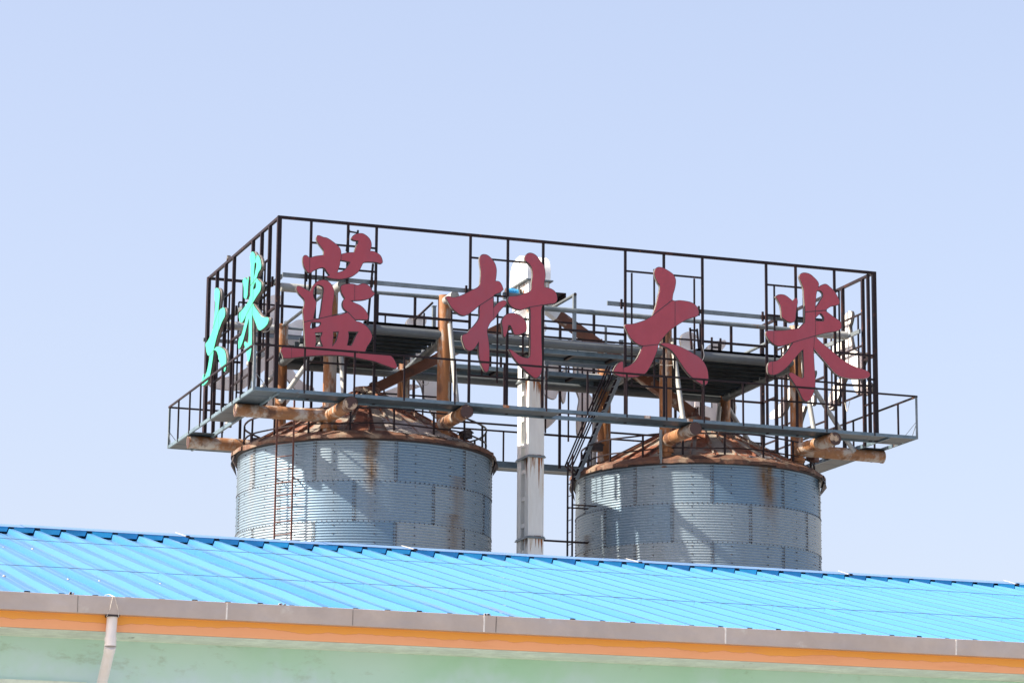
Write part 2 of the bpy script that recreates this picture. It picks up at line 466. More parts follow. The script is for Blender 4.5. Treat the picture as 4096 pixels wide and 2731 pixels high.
# drainpipe
dp = thing('drainpipe', 'white plastic drainpipe hanging from the steel gutter', 'drainpipe', (6.62, 30.96, GROUND))
pt = at(449, 2466, 'Y', 30.962); p1 = at(441, 2586, 'Y', 30.962); p2 = at(408, 2731, 'Y', 31.40)
r_ = .0565
b = MB(); b.tube((p1.x, p1.y, p1.z+.09), (pt.x, pt.y, GZ0-.018), r_, 24); b.build('upper_pipe', ['pvc'], dp)
b = MB()
b.tube((p1.x, p1.y, p1.z+.07), (p1.x, p1.y, p1.z+.10), r_+.007, 24)
mid = Vector((p1.x, p1.y, p1.z)); dd = (p2-mid).normalized()
b.tube((p1.x, p1.y, p1.z+.085), mid+Vector((0, 0, .01)), r_+.005, 24, caps=False)
b.tube(mid+Vector((0, 0, .012)), mid+dd*.07, r_+.005, 24)
b.build('elbow', ['pvc'], dp)
b = MB(); b.tube(mid+dd*.03, p2, r_, 24); b.tube(p2, (p2.x, 31.54, p2.z-.22), r_, 24); b.tube((p2.x, 31.54, p2.z-.20), (p2.x, 31.54, GROUND), r_, 24)
b.build('lower_pipe', ['pvc'], dp)
b = MB(); b.box((pt.x, pt.y, GZ0-.012), (.13, .13, .02)); b.tube((pt.x, pt.y, GZ0-.03), (pt.x, pt.y, GZ0), .05, 16)
b.build('outlet', ['dark_part'], dp)
b = MB()
b.path([(pt.x-.075, 30.895, GZ0-.03), (pt.x-.045, 30.88, GZ0+.05), (pt.x-.02, 30.872, GZ1), (pt.x-.05, 30.93, GZ1+.03), (pt.x-.09, 30.96, GZ1+.02)], .0028)
b.path([(pt.x+.055, 30.895, GZ0-.03), (pt.x+.04, 30.88, GZ0+.06), (pt.x+.0, 30.872, GZ1), (pt.x-.05, 30.93, GZ1+.03)], .0028)
b.build('wire_tie', ['white_cord'], dp)

# two thin cords stretched across the roof, parallel to the eaves
for nm, (pa, pb), lab in (('stretched_cord', ((0, 2176), (1000, 2228)), 'thin dark cord stretched across the upper part of the blue roof'),
                     ('stretched_cord', ((0, 2284), (1000, 2336)), 'thin dark cord stretched across the lower part of the blue roof')):
    y = roof_pt(*pa).y
    b = MB()
    P = [(xx, y+.02*math.sin(xx*.9), EZ+(y-EY)*SL+.079+.003*math.sin(xx*5)) for xx in np.arange(BX0, BX1, .8)]
    b.path(P, .0035, 5)
    tag(b.build(nm, ['cord']), lab, 'cord', 'cords across the roof')

# loose ends of lightning conductor clamped on the ridge
for i, (px, lab) in enumerate(((742, 'pale wire end clamped on the roof ridge left of the left silo'), (1653, 'pale wire end clamped on the ridge below the left silo'),
                   (2552, 'pale wire end clamped on the ridge below the right silo'), (3393, 'pale wire end clamped on the ridge right of the right silo'), (4060, 'pale wire end clamped on the ridge at the right edge'))):
    p = at(px, 2102+px*.0571+8, 'Y', RY-.30)
    t = thing('ridge_wire', lab, 'wire', (p.x, RY-.3, RZ-.02), 'wire ends on the ridge')
    b = MB(); L_ = rng.uniform(.05, .12)
    b.path([(p.x, RY-.31, RZ+.045), (p.x-.06, RY-.26, RZ+.07), (p.x-.06-L_, RY-.2, RZ+.10)], .007, 6)
    b.build('wire', ['white_cord'], t)
    b = MB(); b.box((p.x+.02, RY-.33, RZ+.03), (.05, .06, .035)); b.build('clamp', ['dark_part'], t)
# bits of sealant / debris on the gutter lip
for px, py, lab in ((291, 2373, 'small whitish lump on the gutter edge left of the drainpipe'), (1131, 2415, 'small whitish lump on the gutter edge below the left silo'), (1948, 2459, 'small whitish lump on the gutter edge at the middle joint')):
    p = at(px, py, 'Y', 30.9)
    b = MB()
    for q in range(5): b.box((p.x+rng.uniform(-.03, .03), 30.905, GZ1+.006+rng.uniform(-.01, .01)), (.03, .02, .018), 0, Matrix.Rotation(rng.uniform(0, 3), 3, 'Y'))
    tag(b.build('debris', ['screw']), lab, 'debris', 'lumps along the gutter')

# ---------------------------------------------------------------- silos
SY, SR, SZ = 75.3, 3.36, 13.30
RING = 1.04
def cam_dir(xc): return math.atan2(-xc, -SY)      # azimuth from the silo axis to the viewer

def make_silo(xc, label, stains, sheet0, apex, patches, seed):
    rg = random.Random(seed)
    t = thing('grain_silo', label, 'silo', (xc, SY, GROUND), 'twin corrugated grain silos')
    az0 = cam_dir(xc)
    NA, P = 180, .0713
    z0 = 8.6
    nz = int((SZ-z0)/P*6)
    V, F, tint, rust = [], [], [], []
    tints = {}
    for j in range(nz+1):
        z = SZ-(SZ-z0)*j/nz
        ring = int((SZ-.02-z)//RING)
        rr = SR+.0155*math.cos(2*math.pi*z/P)+(.004 if ring % 2 else 0)
        for i in range(NA):
            a = 2*math.pi*i/NA
            V.append((rr*math.sin(a), rr*math.cos(a), z-GROUND))
            rel = -math.degrees((a-az0+math.pi) % (2*math.pi)-math.pi)      # degrees to the right as seen from the camera
            sh = math.floor((rel-sheet0-(18 if ring % 2 else 0))/36)
            key = (ring, sh)
            if key not in tints: tints[key] = rg.random()**2
            tint.append(tints[key])
            v = 0.0
            for (ra, zt, zb, wd, st) in stains:
                if zb < z < zt+.05:
                    f = (zt-z)/(zt-zb)
                    wob = .8*math.sin(z*9+ra)+.5*math.sin(z*23)
                    e = math.exp(-((rel-ra-wob*.4)/wd)**2)
                    v += st*e*(1-f)**.7
            rust.append(min(1, v))
    for j in range(nz):
        for i in range(NA):
            F.append((j*NA+i, j*NA+(i+1) % NA, (j+1)*NA+(i+1) % NA, (j+1)*NA+i))
    # plain lower wall, hidden behind the low building
    k = len(V)
    for i in range(NA):
        a = 2*math.pi*i/NA; V.append((SR*math.sin(a), SR*math.cos(a), 0)); tint.append(.3); rust.append(0)
    for i in range(NA): F.append((nz*NA+i, nz*NA+(i+1) % NA, k+(i+1) % NA, k+i))
    nf = len(F)
    mi = [0]*nf
    # bolts: two columns at each upright lap, one row at each ring joint, single ones between
    def bolt(a, z, s=.025):
        c = Vector(((SR+.012)*math.sin(a), (SR+.012)*math.cos(a), z-GROUND)); n = Vector((math.sin(a), math.cos(a), 0)); tx = Vector((math.cos(a), -math.sin(a), 0)); up = Vector((0, 0, 1))
        q = len(V)
        for (u_, v_) in ((-1, -1), (1, -1), (1, 1), (-1, 1)): V.append(tuple(c+tx*u_*s*.5+up*v_*s*.5-n*.006))
        for (u_, v_) in ((-1, -1), (1, -1), (1, 1), (-1, 1)): V.append(tuple(c+tx*u_*s*.35+up*v_*s*.35+n*.016))
        for _ in range(8): tint.append(0); rust.append(0)
        for f in ((4, 5, 6, 7), (0, 1, 5, 4), (1, 2, 6, 5), (2, 3, 7, 6), (3, 0, 4, 7)): F.append(tuple(q+e for e in f)); mi.append(1)
    for ring in range(5):
        zt = SZ-.02-ring*RING
        zb = zt-RING
        if zb < 8.5: break
        for q in range(158): bolt(az0+2*math.pi*(q+.1)/158+rg.uniform(-.001, .001), zb)
        for sh in range(10):
            for off in (-.55, .30):
                a = az0-math.radians(sheet0+(18 if ring % 2 else 0)+36*sh+off)
                for q in range(12):
                    bolt(a, zt-.06-q*RING/12.0)
        for q in range(20):
            a = az0-math.radians(sheet0+9+18*q)
            for zz in (.10, .32, .54, .76): bolt(a, zt-zz-rg.uniform(0, .01), .026)
    me = bpy.data.meshes.new('wall')
    me.from_pydata(V, [], F)
    me.materials.append(M['silo_sheet']); me.materials.append(M['dark_part'])
    me.polygons.foreach_set('material_index', mi)
    me.polygons.foreach_set('use_smooth', [i < nf for i in range(len(F))])
    for nm, dat in (('tint', tint), ('rust', rust)):
        at_ = me.attributes.new(nm, 'FLOAT', 'POINT'); at_.data.foreach_set('value', dat)
    o = bpy.data.objects.new('wall', me); C.collection.objects.link(o); o.parent = t
    # upright lap edges
    lap = MB()
    for ring in range(5):
        zt = SZ-.02-ring*RING
        for sh in range(10):
            a = az0-math.radians(sheet0+(18 if ring % 2 else 0)+36*sh+.75)
            n_ = Vector((math.sin(a), math.cos(a), 0))
            c = Vector((xc, SY, 0))+n_*(SR+.010)
            lap.bar(c+Vector((0, 0, zt)), c+Vector((0, 0, zt-RING)), .006, .012, 0, tuple(n_))
    lap.build('lap_edge', ['casing_side'], t)['kind'] = 'stuff'
    # cone roof of folded sheets with standing ribs
    ER, EZ_ = SR+.10, SZ+.03
    NS = 30
    cone = MB()
    NRAD = 9
    az = Vector((xc, SY, apex))
    def cpt(a, f, lift=0): # f 0 at eave, 1 at the collar
        rad = ER+(.34-ER)*f
        return Vector((xc+rad*math.sin(a), SY+rad*math.cos(a), EZ_+(apex-EZ_)*f+lift))
    vs, fs = [], []
    for j in range(NRAD+1):
        for i in range(NS*2):
            a = 2*math.pi*i/(NS*2)
            vs.append(cpt(a, j/NRAD, (rg.uniform(-.018, .018) if 0 < j < NRAD else 0)))
    n2 = NS*2
    for j in range(NRAD):
        for i in range(n2): fs.append((j*n2+i, j*n2+(i+1) % n2, (j+1)*n2+(i+1) % n2, (j+1)*n2+i))
    cone.add(vs, fs, 0)
    for i in range(NS):
        a = 2*math.pi*(i+.25)/NS
        cone.bar(cpt(a, .01, .03), cpt(a, .97, .03), .04, .08, 0)
    cone.tube((xc, SY, apex-.08), (xc, SY, apex+.14), .36, 24, 0)
    ro_ = cone.build('roof', ['silo_roof'], t)
    pv = [rg.random() for _ in range(NS)]
    at2 = ro_.data.attributes.new('panel', 'FLOAT', 'FACE')
    at2.data.foreach_set('value', [pv[(i % n2)//2] if i < NRAD*n2 else .55 for i in range(len(ro_.data.polygons))])
    # torn rusty eave flashing
    ev = MB()
    N3 = 26
    for i in range(N3):
        a0, a1 = 2*math.pi*(i-.03)/N3, 2*math.pi*(i+1.03)/N3
        dr, up_, dn = rg.uniform(.0, .06), rg.uniform(.0, .05), rg.uniform(.015, .06)
        seg = 4
        va = []
        for q in range(seg+1):
            a = a0+(a1-a0)*q/seg
            s_, c_ = math.sin(a), math.cos(a)
            wv = rg.uniform(-.015, .015)
            for rad, zz in ((ER-.26+.1*rg.random(), EZ_+.165+up_+.02), (ER+.03+dr, EZ_+.03+up_+wv), (ER+.035+dr, EZ_-dn*.75+wv)):
                va.append((xc+rad*s_, SY+rad*c_, zz))
        fa = []
        for q in range(seg):
            for e in (0, 1): fa.append((q*3+e, (q+1)*3+e, (q+1)*3+e+1, q*3+e+1))
        ev.add(va, fs if False else fa, 0)
        b2 = [Vector(p)+Vector((0, 0, -.012)) for p in va]
        ev.add(b2, [f[::-1] for f in fa], 0)
    ev.build('eave_flashing', ['eave_rust'], t)
    ul = MB()
    for q in range(96):                                    # soffit lip under the eave
        a0, a1 = 2*math.pi*q/96, 2*math.pi*(q+1)/96
        ul.add([(xc+rad*math.sin(a), SY+rad*math.cos(a), zz) for rad, zz, a in ((SR-.03, SZ-.03, a0), (SR+.1, EZ_-.02, a0), (SR+.1, EZ_-.02, a1), (SR-.03, SZ-.03, a1))], [(0, 1, 2, 3)], 0)
    ul.build('soffit', ['dark_part'], t)
    # flaps of flashing that have folded down over the edge at the sides
    for sd_, da in ((-86, 9), (-80, 6), (84, 10), (90, 8), (77, 4)):
        a0 = az0+math.radians(sd_); fl = MB()
        pts = []
        for a, rad, zz in ((a0, ER+.02, EZ_+.03), (a0+math.radians(da), ER+.02, EZ_+.03), (a0+math.radians(da*.8), ER+.10, EZ_-.16), (a0+math.radians(da*.45), SR+.04, EZ_-.42-.1*rg.random()), (a0+math.radians(da*.1), ER+.09, EZ_-.2)):
            pts.append((xc+rad*math.sin(a), SY+rad*math.cos(a), zz))
        fl.prism(pts, (0, 0, -.008)); fl.build('flashing_flap', ['dark_part'], t)
    # loose grey membrane scraps lying on the roof
    for (ra, f0, da, df, thick) in patches:
        pm = MB()
        nn = 9
        top = [cpt(az0-math.radians(ra+da*(q/nn-.5)), f0+df+.03*rg.uniform(-1, 1), .055) for q in range(nn+1)]
        bot = [cpt(az0-math.radians(ra+da*(q/nn-.5)), max(.015, f0+.03*rg.uniform(-1, 1)), .07+rg.uniform(0, .05)) for q in range(nn+1)]
        pm.add(top+bot, [(q, q+1, nn+2+q, nn+1+q) for q in range(nn)], 0)
        pm.add([p-Vector((0, 0, thick)) for p in top+bot], [(nn+1+q, nn+2+q, q+1, q) for q in range(nn)], 0)
        for q in range(14):
            a = az0-math.radians(ra+da*rg.uniform(-.5, .5)); ff = f0+df*rg.uniform(-.05, .5)
            p = cpt(a, max(.02, ff), .09); pm.box(p, (rg.uniform(.1, .45), rg.uniform(.02, .07), .012), 0, Matrix.Rotation(-a+rg.uniform(-.3, .3), 3, 'Z') @ Matrix.Rotation(rg.uniform(-.5, .1), 3, 'X'))
        pm.build('loose_membrane', ['membrane'], ro_)
    # guard rail round the roof
    GR = 3.22
    zb, zm, ztp = EZ_+.10, 13.74, 14.14
    NP = 64
    for zz, wd in ((zm, .034), (ztp, .038)):
        gr = MB()
        pts = [(xc+GR*math.sin(2*math.pi*i/NP), SY+GR*math.cos(2*math.pi*i/NP), zz+.012*math.sin(i*.9+seed)) for i in range(NP+1)]
        for a, b_ in zip(pts, pts[1:]): gr.bar(a, b_, wd, wd)
        gro = gr.build('guard_rail', ['dark_steel'], t)
    for i in range(18):
        a = az0+2*math.pi*(i+.35)/18
        ps = MB(); s_, c_ = math.sin(a), math.cos(a)
        ps.bar((xc+GR*s_, SY+GR*c_, zb-.05), (xc+(GR-.01)*s_, SY+(GR-.01)*c_, ztp), .045, .045)
        ps.box((xc+GR*s_, SY+GR*c_, zb+.03), (.09, .09, .10))
        ps.build('rail_post', ['dark_steel'], gro)
    return t

SX1, SX2 = 22.64, 32.23
silo1 = make_silo(SX1, 'corrugated grain silo at left, sunlit on its left side, with a red ladder', [(2.5, 13.28, 11.9, 2.4, 1.35), (3.2, 13.2, 10.9, 2.2, .5), (-61, 13.1, 12.0, 1.5, .9), (-61, 12.4, 10.0, 2.5, .28), (46, 12.5, 9.0, 4.2, .6), (42, 11.5, 8.6, 4.5, .45)], -22.4, 15.12, [(27, .05, 34, .30, .02), (44, .02, 22, .10, .02)], 3)
silo2 = make_silo(SX2, 'corrugated grain silo at right, mostly in shadow, with a broad brown stain', [(33.5, 13.28, 11.8, 2.8, 1.35), (29, 13.25, 12.2, 4.0, .5), (37, 13.0, 11.2, 3.0, .5), (-63, 11.6, 10.2, 3.2, .65)], -29.6, 14.98, [(38, .03, 22, .13, .02)], 11)

# ladder up the left silo
def on_silo(xc, px, z, out):
    """the point of the silo face (pushed out by `out`) that shows at pixel column px"""
    best = None
    for i in range(-900, 900):
        a = cam_dir(xc)+math.radians(i*.1)
        p = Vector((xc+(SR+out)*math.sin(a), SY+(SR+out)*math.cos(a), z))
        d = p.dot(_f); x_ = 2048+FPX*p.dot(_r)/d
        if best is None or abs(x_-px) < best[0]: best = (abs(x_-px), p, a)
    return best[1], best[2]
LA, aa = on_silo(SX1, 1103, 12.3, .26); LB, ab = on_silo(SX1, 1170, 12.3, .26)
ld = thing('ladder', 'red rusty rung ladder fixed up the face of the left silo', 'ladder', (LA.x, LA.y, GROUND))
for p, ztop in ((LA, 14.06), (LB, 14.34)):
    b = MB(); b.bar((p.x, p.y, 6.0), (p.x, p.y, ztop), .042, .042, 0, (1, 0, 0)); b.build('stile', ['vent_rust'], ld)
zz = 13.22
while zz > 6:
    b = MB(); b.tube((LA.x, LA.y, zz), (LB.x, LB.y, zz+.01), .013, 8); b.build('rung', ['vent_rust'], ld); zz -= .335
for zz in (12.32, 10.25, 8.2):
    for p in (LA, LB):
        n_ = (Vector((SX1, SY, 0))-Vector((p.x, p.y, 0))).normalized()
        b = MB(); b.bar((p.x, p.y, zz), Vector((p.x, p.y, zz-.02))+n_*.27, .02, .028); b.build('wall_bracket', ['vent_rust'], ld)

# hatch hoods and other small things on the silo roofs
def hood(loc, s, rz, label, m_='vent_rust'):
    t = thing('roof_hood', label, 'roof vent', loc, 'hoods on the silo roofs')
    R = Matrix.Rotation(rz, 3, 'Z')
    b = MB()
    P = [(-.5, -.35, .1), (.5, -.35, .1), (.55, .35, .25), (.3, .0, .62), (-.45, -.15, .55)]
    prof_ = [(-.42, .0), (.42, .0), (.42, .45), (.1, .62), (-.42, .38)]
    b.prism([Vector(loc)+R @ Vector((x_*s, -.28*s, z_*s)) for x_, z_ in prof_], R @ Vector((0, .56*s, 0)))
    b.build('body', [m_], t)
    b = MB()
    b.prism([Vector(loc)+R @ Vector((x_*s, -.36*s, z_*s)) for x_, z_ in [(.5, .40), (.1, .62), (-.56, .34), (-.56, .39), (.1, .67), (.5, .45)]], R @ Vector((0, .72*s, 0)))
    b.build('lid', [m_], t)
p = at(1165, 1735, 'Y', 74.6); hood((p.x, 74.6, p.z-.1), .62, -.5, 'rusty brown hatch hood on the left edge of the left silo roof')
p = at(1862, 1735, 'Y', 73.3); hood((p.x, 73.3, p.z-.12), .36, .4, 'dark hatch hood behind the front right column on the left silo', 'dark_part')
p = at(2385, 1790, 'Y', 75.6); hood((p.x, 75.6, p.z-.1), .38, 0, 'small dark box at the left end of the right silo roof', 'dark_part')
p = at(3250, 1830, 'Y', 73.2); hood((p.x, 73.2, p.z-.1), .45, .8, 'rusty hood at the right end of the right silo roof')
p = at(1022, 1760, 'Y', 75.0)
t = thing('roof_cowl', 'dark round cowl at the left edge of the left silo roof', 'roof vent', (p.x, 75.0, p.z-.05))
b = MB(); b.tube((p.x, 75, p.z-.12), (p.x, 75, p.z+.05), .14, 16, 0, True, .11); b.tube((p.x, 75, p.z-.12), (p.x, 75, p.z-.10), .2, 16); b.build('hat', ['dark_part'], t)
b = MB(); b.tube((p.x, 75, p.z-.3), (p.x, 75, p.z-.1), .1, 12); b.build('neck', ['dark_part'], t)
# two bent wire steps on the right silo roof
for px, lab in ((2828, 'pale bent wire step on the right silo roof, under the thick pipe'), (2860, 'pale bent wire step on the right silo roof, the one further right')):
    p = at(px, 1731, 'Y', 73.7); b = MB()
    b.path([(p.x-.10, 73.7, p.z-.03), (p.x+.08, 73.7, p.z-.035), (p.x+.09, 73.72, p.z+.02), (p.x+.13, 73.74, p.z+.025)], .009, 6)
    tag(b.build('wire_step', ['white_cord']), lab, 'step', 'wire steps on the roof')

# ---------------------------------------------------------------- columns standing on the silo roofs
CF, CB = 72.8, 77.85
STZ, STR = 13.955, .168                          # cantilever pipes that carry the catwalk
def column(x, y, label, stubs, brace, top=17.38, cr=.172):
    t = thing('steel_column', label, 'column', (x, y, 13.2), 'rusty columns on the silo roofs')
    b = MB(); b.tube((x, y, 13.2), (x, y, top), cr, 24)
    b.tube((x, y, 13.62), (x, y, 13.72), cr+.05, 20); b.build('shaft', ['rust_pipe'], t)
    for e in stubs:
        e = Vector(e); a = Vector((x, y, e.z)); d = (e-a).normalized()
        b = MB(); b.tube(a, e, STR, 28, 0, True, None, 1)
        L_ = (e-a).length
        for f in (.30, .52, .86):
            b.tube(a+d*L_*f, a+d*(L_*f+.03), STR+.006, 28, 0)
        b.tube(a+d*(L_-.05), e-d*.004, STR+.012, 28, 0, False)
        b.tube(a+d*.12, a+d*.30, STR+.022, 24, 0, True, STR+.004)
        b.build('cantilever_pipe', ['rust_stub', 'stub_end'], t)
        sd_ = MB(); sd_.box(a+d*(L_-.75)+Vector((0, 0, STR+.02)), (.14 if abs(d.y) > .5 else .10, .10 if abs(d.y) > .5 else .14, .12)); sd_.build('saddle', ['dark_steel'], t)
    for (p, q) in brace:
        b = MB(); b.tube(p, q, .066, 16); b.box(Vector(p)+Vector((0, .03, .05)), (.05, .09, .16)); b.build('brace', ['pale_pipe'], t)
    # elbows at the top that carry the purlins of the sign
    return t
XF1, XF2, XF3, XF4 = 20.90, 23.98, 30.24, 34.08
XB1, XB2, XB3, XB4 = 20.96, 24.48, 30.45, 34.15
column(XF1, CF, 'rusty column behind the leftmost front character, with two thick side pipes', [(XF1, 70.82, STZ), (18.42, CF, STZ)],
       [((XF1+.16, CF-.08, 16.5), (XF1+.22, 72.15, 14.2)), ((XF1-.16, CF-.05, 16.0), (19.55, 72.6, 14.2))])
column(XF2, CF, 'rusty orange column left of the second front character', [(XF2-.02, 70.82, STZ)], [((XF2+.10, CF-.17, 16.60), (XF2+.18, 72.15, 14.2))])
column(XF3, CF, 'rusty column behind the third front character', [(XF3+.02, 70.82, STZ)], [((XF3+.14, CF-.15, 16.60), (XF3+.22, 72.05, 14.2))])
b = MB(); b.bar((XF3-.22, 72.62, 13.3), (XF3-.22, 72.62, 14.2), .09, .05, 0, (1, 0, 0)); b.build('conduit', ['galvanised'], [o for o in bpy.data.objects if o.name.startswith('steel_column')][-1])
column(XF4, CF, 'rusty column behind the rightmost front character', [(XF4+.2, 70.82, STZ), (36.72, CF+.1, STZ)],
       [((XF4+.14, CF-.12, 16.4), (XF4+.22, 72.1, 14.2)), ((XF4+.16, CF-.02, 16.2), (35.75, 72.7, 14.0))])
column(XB1, CB, 'rusty column at the far left corner, seen left of the first character', [(18.42, CB, STZ), (XB1, 80.0, STZ)], [((XB1-.2, CB, 15.95), tuple(at(905, 1700, 'Y', CB)))])
column(XB2, CB, 'rusty column behind the left silo peak', [(XB2, 80.0, STZ)], [])
column(XB3, CB, 'rusty column at the far left of the right silo, by the steep stair', [(XB3, 80.0, STZ)], [((XB3-.32, CB-.2, 16.0), (XB3-.55, CB-.6, 13.6))], 17.38, .19)
column(XB4, CB, 'brown column behind the right silo peak, under the platform', [(XB4, 80.0, STZ), (36.72, CB, STZ)], [((XB4-.18, CB-.1, 16.0), (XB4-.5, CB-.4, 14.2)), ((XB4+.15, CB, 16.0), (35.8, CB, 13.8))], 17.38, .19)

# ---------------------------------------------------------------- ring of pipes that ties the columns together
tie = thing('pipe_frame', 'grey pipe framework tying the rusty columns together', 'framework', (27.5, 75.3, 16.3))
b = MB()
for (p, q, r_) in (((XF1, CF, 16.33), (XF2, CF, 16.33), .128), ((XF2, CF, 16.34), (XF3, CF, 16.34), .128), ((XF3, CF, 16.34), (XF4, CF, 16.34), .128)):
    x = MB(); x.tube(p, q, r_, 20); x.build('front_pipe', ['grey_pipe'], tie)
for (p, q) in (((XB1, CB, 16.27), (XB2, CB, 16.27)), ((XB2, CB, 16.25), (XB3, CB, 16.25)), ((XB3, CB, 16.25), (XB4, CB, 16.25))):
    x = MB(); x.tube(p, q, .125, 20); x.build('rear_pipe', ['grey_pipe'], tie)
for (p, q) in (((XF1, CF, 16.3), (XB1, CB, 16.3)), ((XF2+.05, CF, 16.3), (XB2, CB, 16.28)), ((XF3, CF, 16.3), (XB3, CB, 16.28)), ((XF4, CF, 16.3), (XB4, CB, 16.28))):
    x = MB(); x.tube(p, q, .118, 20); x.build('cross_pipe', ['grey_pipe'], tie)
for (p, q, r_) in (((XF1, CF, 17.30), (XF2, CF, 17.34), .045), ((XF2, CF, 17.28), (XF3, CF, 17.28), .068), ((XF3, CF, 17.28), (XF4, CF, 17.28), .058),
             ((XB1, CB, 17.30), (XB2, CB, 17.30), .04), ((XF1, CF, 17.32), (XB1, CB, 17.32), .045), ((XF4, CF, 17.3), (XB4, CB, 17.3), .045),
             ((XB3, CB, 17.30), (XB4, CB, 17.30), .04), ((XB2, CB, 17.3), (XB3, CB, 17.3), .04)):
    x = MB(); x.tube(p, q, r_, 14); x.build('thin_pipe', ['galvanised'], tie)
for (p, q) in (((XF1, CF, 17.24), (19.55, CF, 17.24)), ((XB1, CB, 17.24), (19.3, CB, 17.24)), ((XF4, CF, 17.24), (35.62, CF, 17.24)), ((XB4, CB, 17.24), (35.62, CB, 17.24)),
               ((XF1, CF, 17.22), (XF1, 71.85, 17.22)), ((XF2, CF, 17.22), (XF2, 71.95, 17.22)), ((XF3, CF, 17.22), (XF3, 71.95, 17.22)), ((XF4, CF, 17.22), (XF4, 71.95, 17.22)),
               ((20.2, 77.0, 16.33), (20.2, 78.4, 16.33)), ((XB3, CB, 16.6), (XB3-.9, CB-.1, 16.52))):
    x = MB(); x.tube(p, q, .115 if p[2] > 16.5 else .085, 18); x.build('bracket_pipe', ['pale_pipe'], tie)

# ---------------------------------------------------------------- working platforms and the two bridges between them
def platform(x0, x1, label):
    t = thing('platform', label, 'platform', ((x0+x1)/2, 75.3, 16.3), 'working platforms over the silos')
    y0, y1 = CF+.1, CB-.1
    b = MB()
    n = 9
    for i in range(n):                                             # floor sheets laid with gaps
        ya = y0+(y1-y0)*i/n; yb = y0+(y1-y0)*(i+1)/n-rng.uniform(.005, .03)
        b.span((x0+rng.uniform(0, .15), ya, 16.44), (x1-rng.uniform(-.03, .05), yb, 16.47))
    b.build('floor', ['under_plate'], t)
    for i in range(10):
        y = y0+.15+(y1-y0-.3)*i/9
        j = MB(); j.span((x0-.2, y-.03, 16.30), (x1+.1, y+.03, 16.44)); j.span((x0-.2, y-.03, 16.30), (x1+.1, y+.07, 16.31)); j.build('joist', ['under_plate'], t)
    e = MB(); e.span((x0+.9, CF-.02, 16.47), (x1-.1, CF+.10, 16.53)); e.span((x0+.9, CF-.02, 16.44), (x1-.1, CF+.02, 16.53)); e.build('toe_plate', ['dark_part'], t)
    return t
platform(XF1, XF2, 'dark steel platform over the left silo, between its columns')
platform(XF3, XF4, 'dark steel platform over the right silo, between its columns')

def bridge(y0, y1, z, x0, x1, label, rails):
    t = thing('bridge', label, 'walkway', ((x0+x1)/2, (y0+y1)/2, z), 'walkways between the silos')
    b = MB(); n = 5
    for i in range(n): b.span((x0+(x1-x0)*i/n+.004, y0, z-.012), (x0+(x1-x0)*(i+1)/n-.004, y1, z))
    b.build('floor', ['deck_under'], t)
    for y in (y0, y1-.0):
        e = MB(); e.span((x0, y-.03, z-.10), (x1, y+.03, z+.012)); e.build('side_beam', ['deck_steel'], t)
    n = int((x1-x0)/1.05)
    for i in range(n+1):
        x = x0+(x1-x0)*i/n
        e = MB(); e.span((x-.04, y0+.03, z-.075), (x+.04, y1-.03, z-.012)); e.build('cross_beam', ['dark_steel'], t)
    for y in rails:
        for zz in (z+.55, z+.98):
            e = MB(); e.bar((x0, y, zz), (x1, y, zz), .045); e.build('guard_rail', ['dark_steel'], t)
        for i in range(0, n+1, 2):
            x = x0+(x1-x0)*i/n
            e = MB(); e.bar((x, y, z), (x, y, z+.98), .055, .055, 0, (1, 0, 0)); e.build('rail_post', ['dark_steel' if i % 4 else 'galvanised'], t)
    return t
bridge(CF+.1, CF+1.0, 16.19, XF2+.2, XF3-.15, 'front steel walkway linking the two platforms above the gap', [CF+1.0])
bridge(CB-1.1, CB-.2, 16.42, XB2+.2, XB3-.1, 'rear steel walkway linking the two platforms, behind the white elevator', [CB-1.1, CB-.2])

# hoist davit, galvanised post with an arm going back
t = thing('davit', 'galvanised pipe post with a sloping arm, on the front walkway', 'davit', (27.62, 72.8, 16.42))
b = MB(); b.bar((27.62, 72.8, 16.42), (27.62, 72.8, 17.74), .085, .085, 0, (1, 0, 0)); b.build('post', ['galvanised'], t)
b = MB(); b.tube((27.62, 72.74, 17.72), (27.62, 74.75, 17.72), .045, 14, 0, True, None, 1); b.build('arm', ['grey_pipe', 'dark_part'], t)
# guard posts left standing on the platforms
for (px, ya, y0, y1, mm, lab) in ((1735, 74.0, 1225, 1310, 'galvanised', 'short galvanised post left of the second orange column'),
                              (2485, 75.0, 1362, 1390, 'galvanised', 'short galvanised stub left of the third character')):
    a = at(px, y1, 'Y', ya); c_ = at(px, y0, 'Y', ya); b = MB(); b.bar(a, (a.x, ya, c_.z), .09, .09, 0, (1, 0, 0)); b.box((a.x, ya, c_.z), (.12, .12, .02))
    tag(b.build('guard_post', [mm]), lab, 'post')
a = at(1655, 1282, 'Y', 74.5); c_ = at(1731, 1210, 'Y', 74.5); b = MB(); b.tube(a, c_, .032, 10)
tag(b.build('handrail', ['dark_steel']), 'sloping rusty red handrail pipe above the left platform', 'handrail')

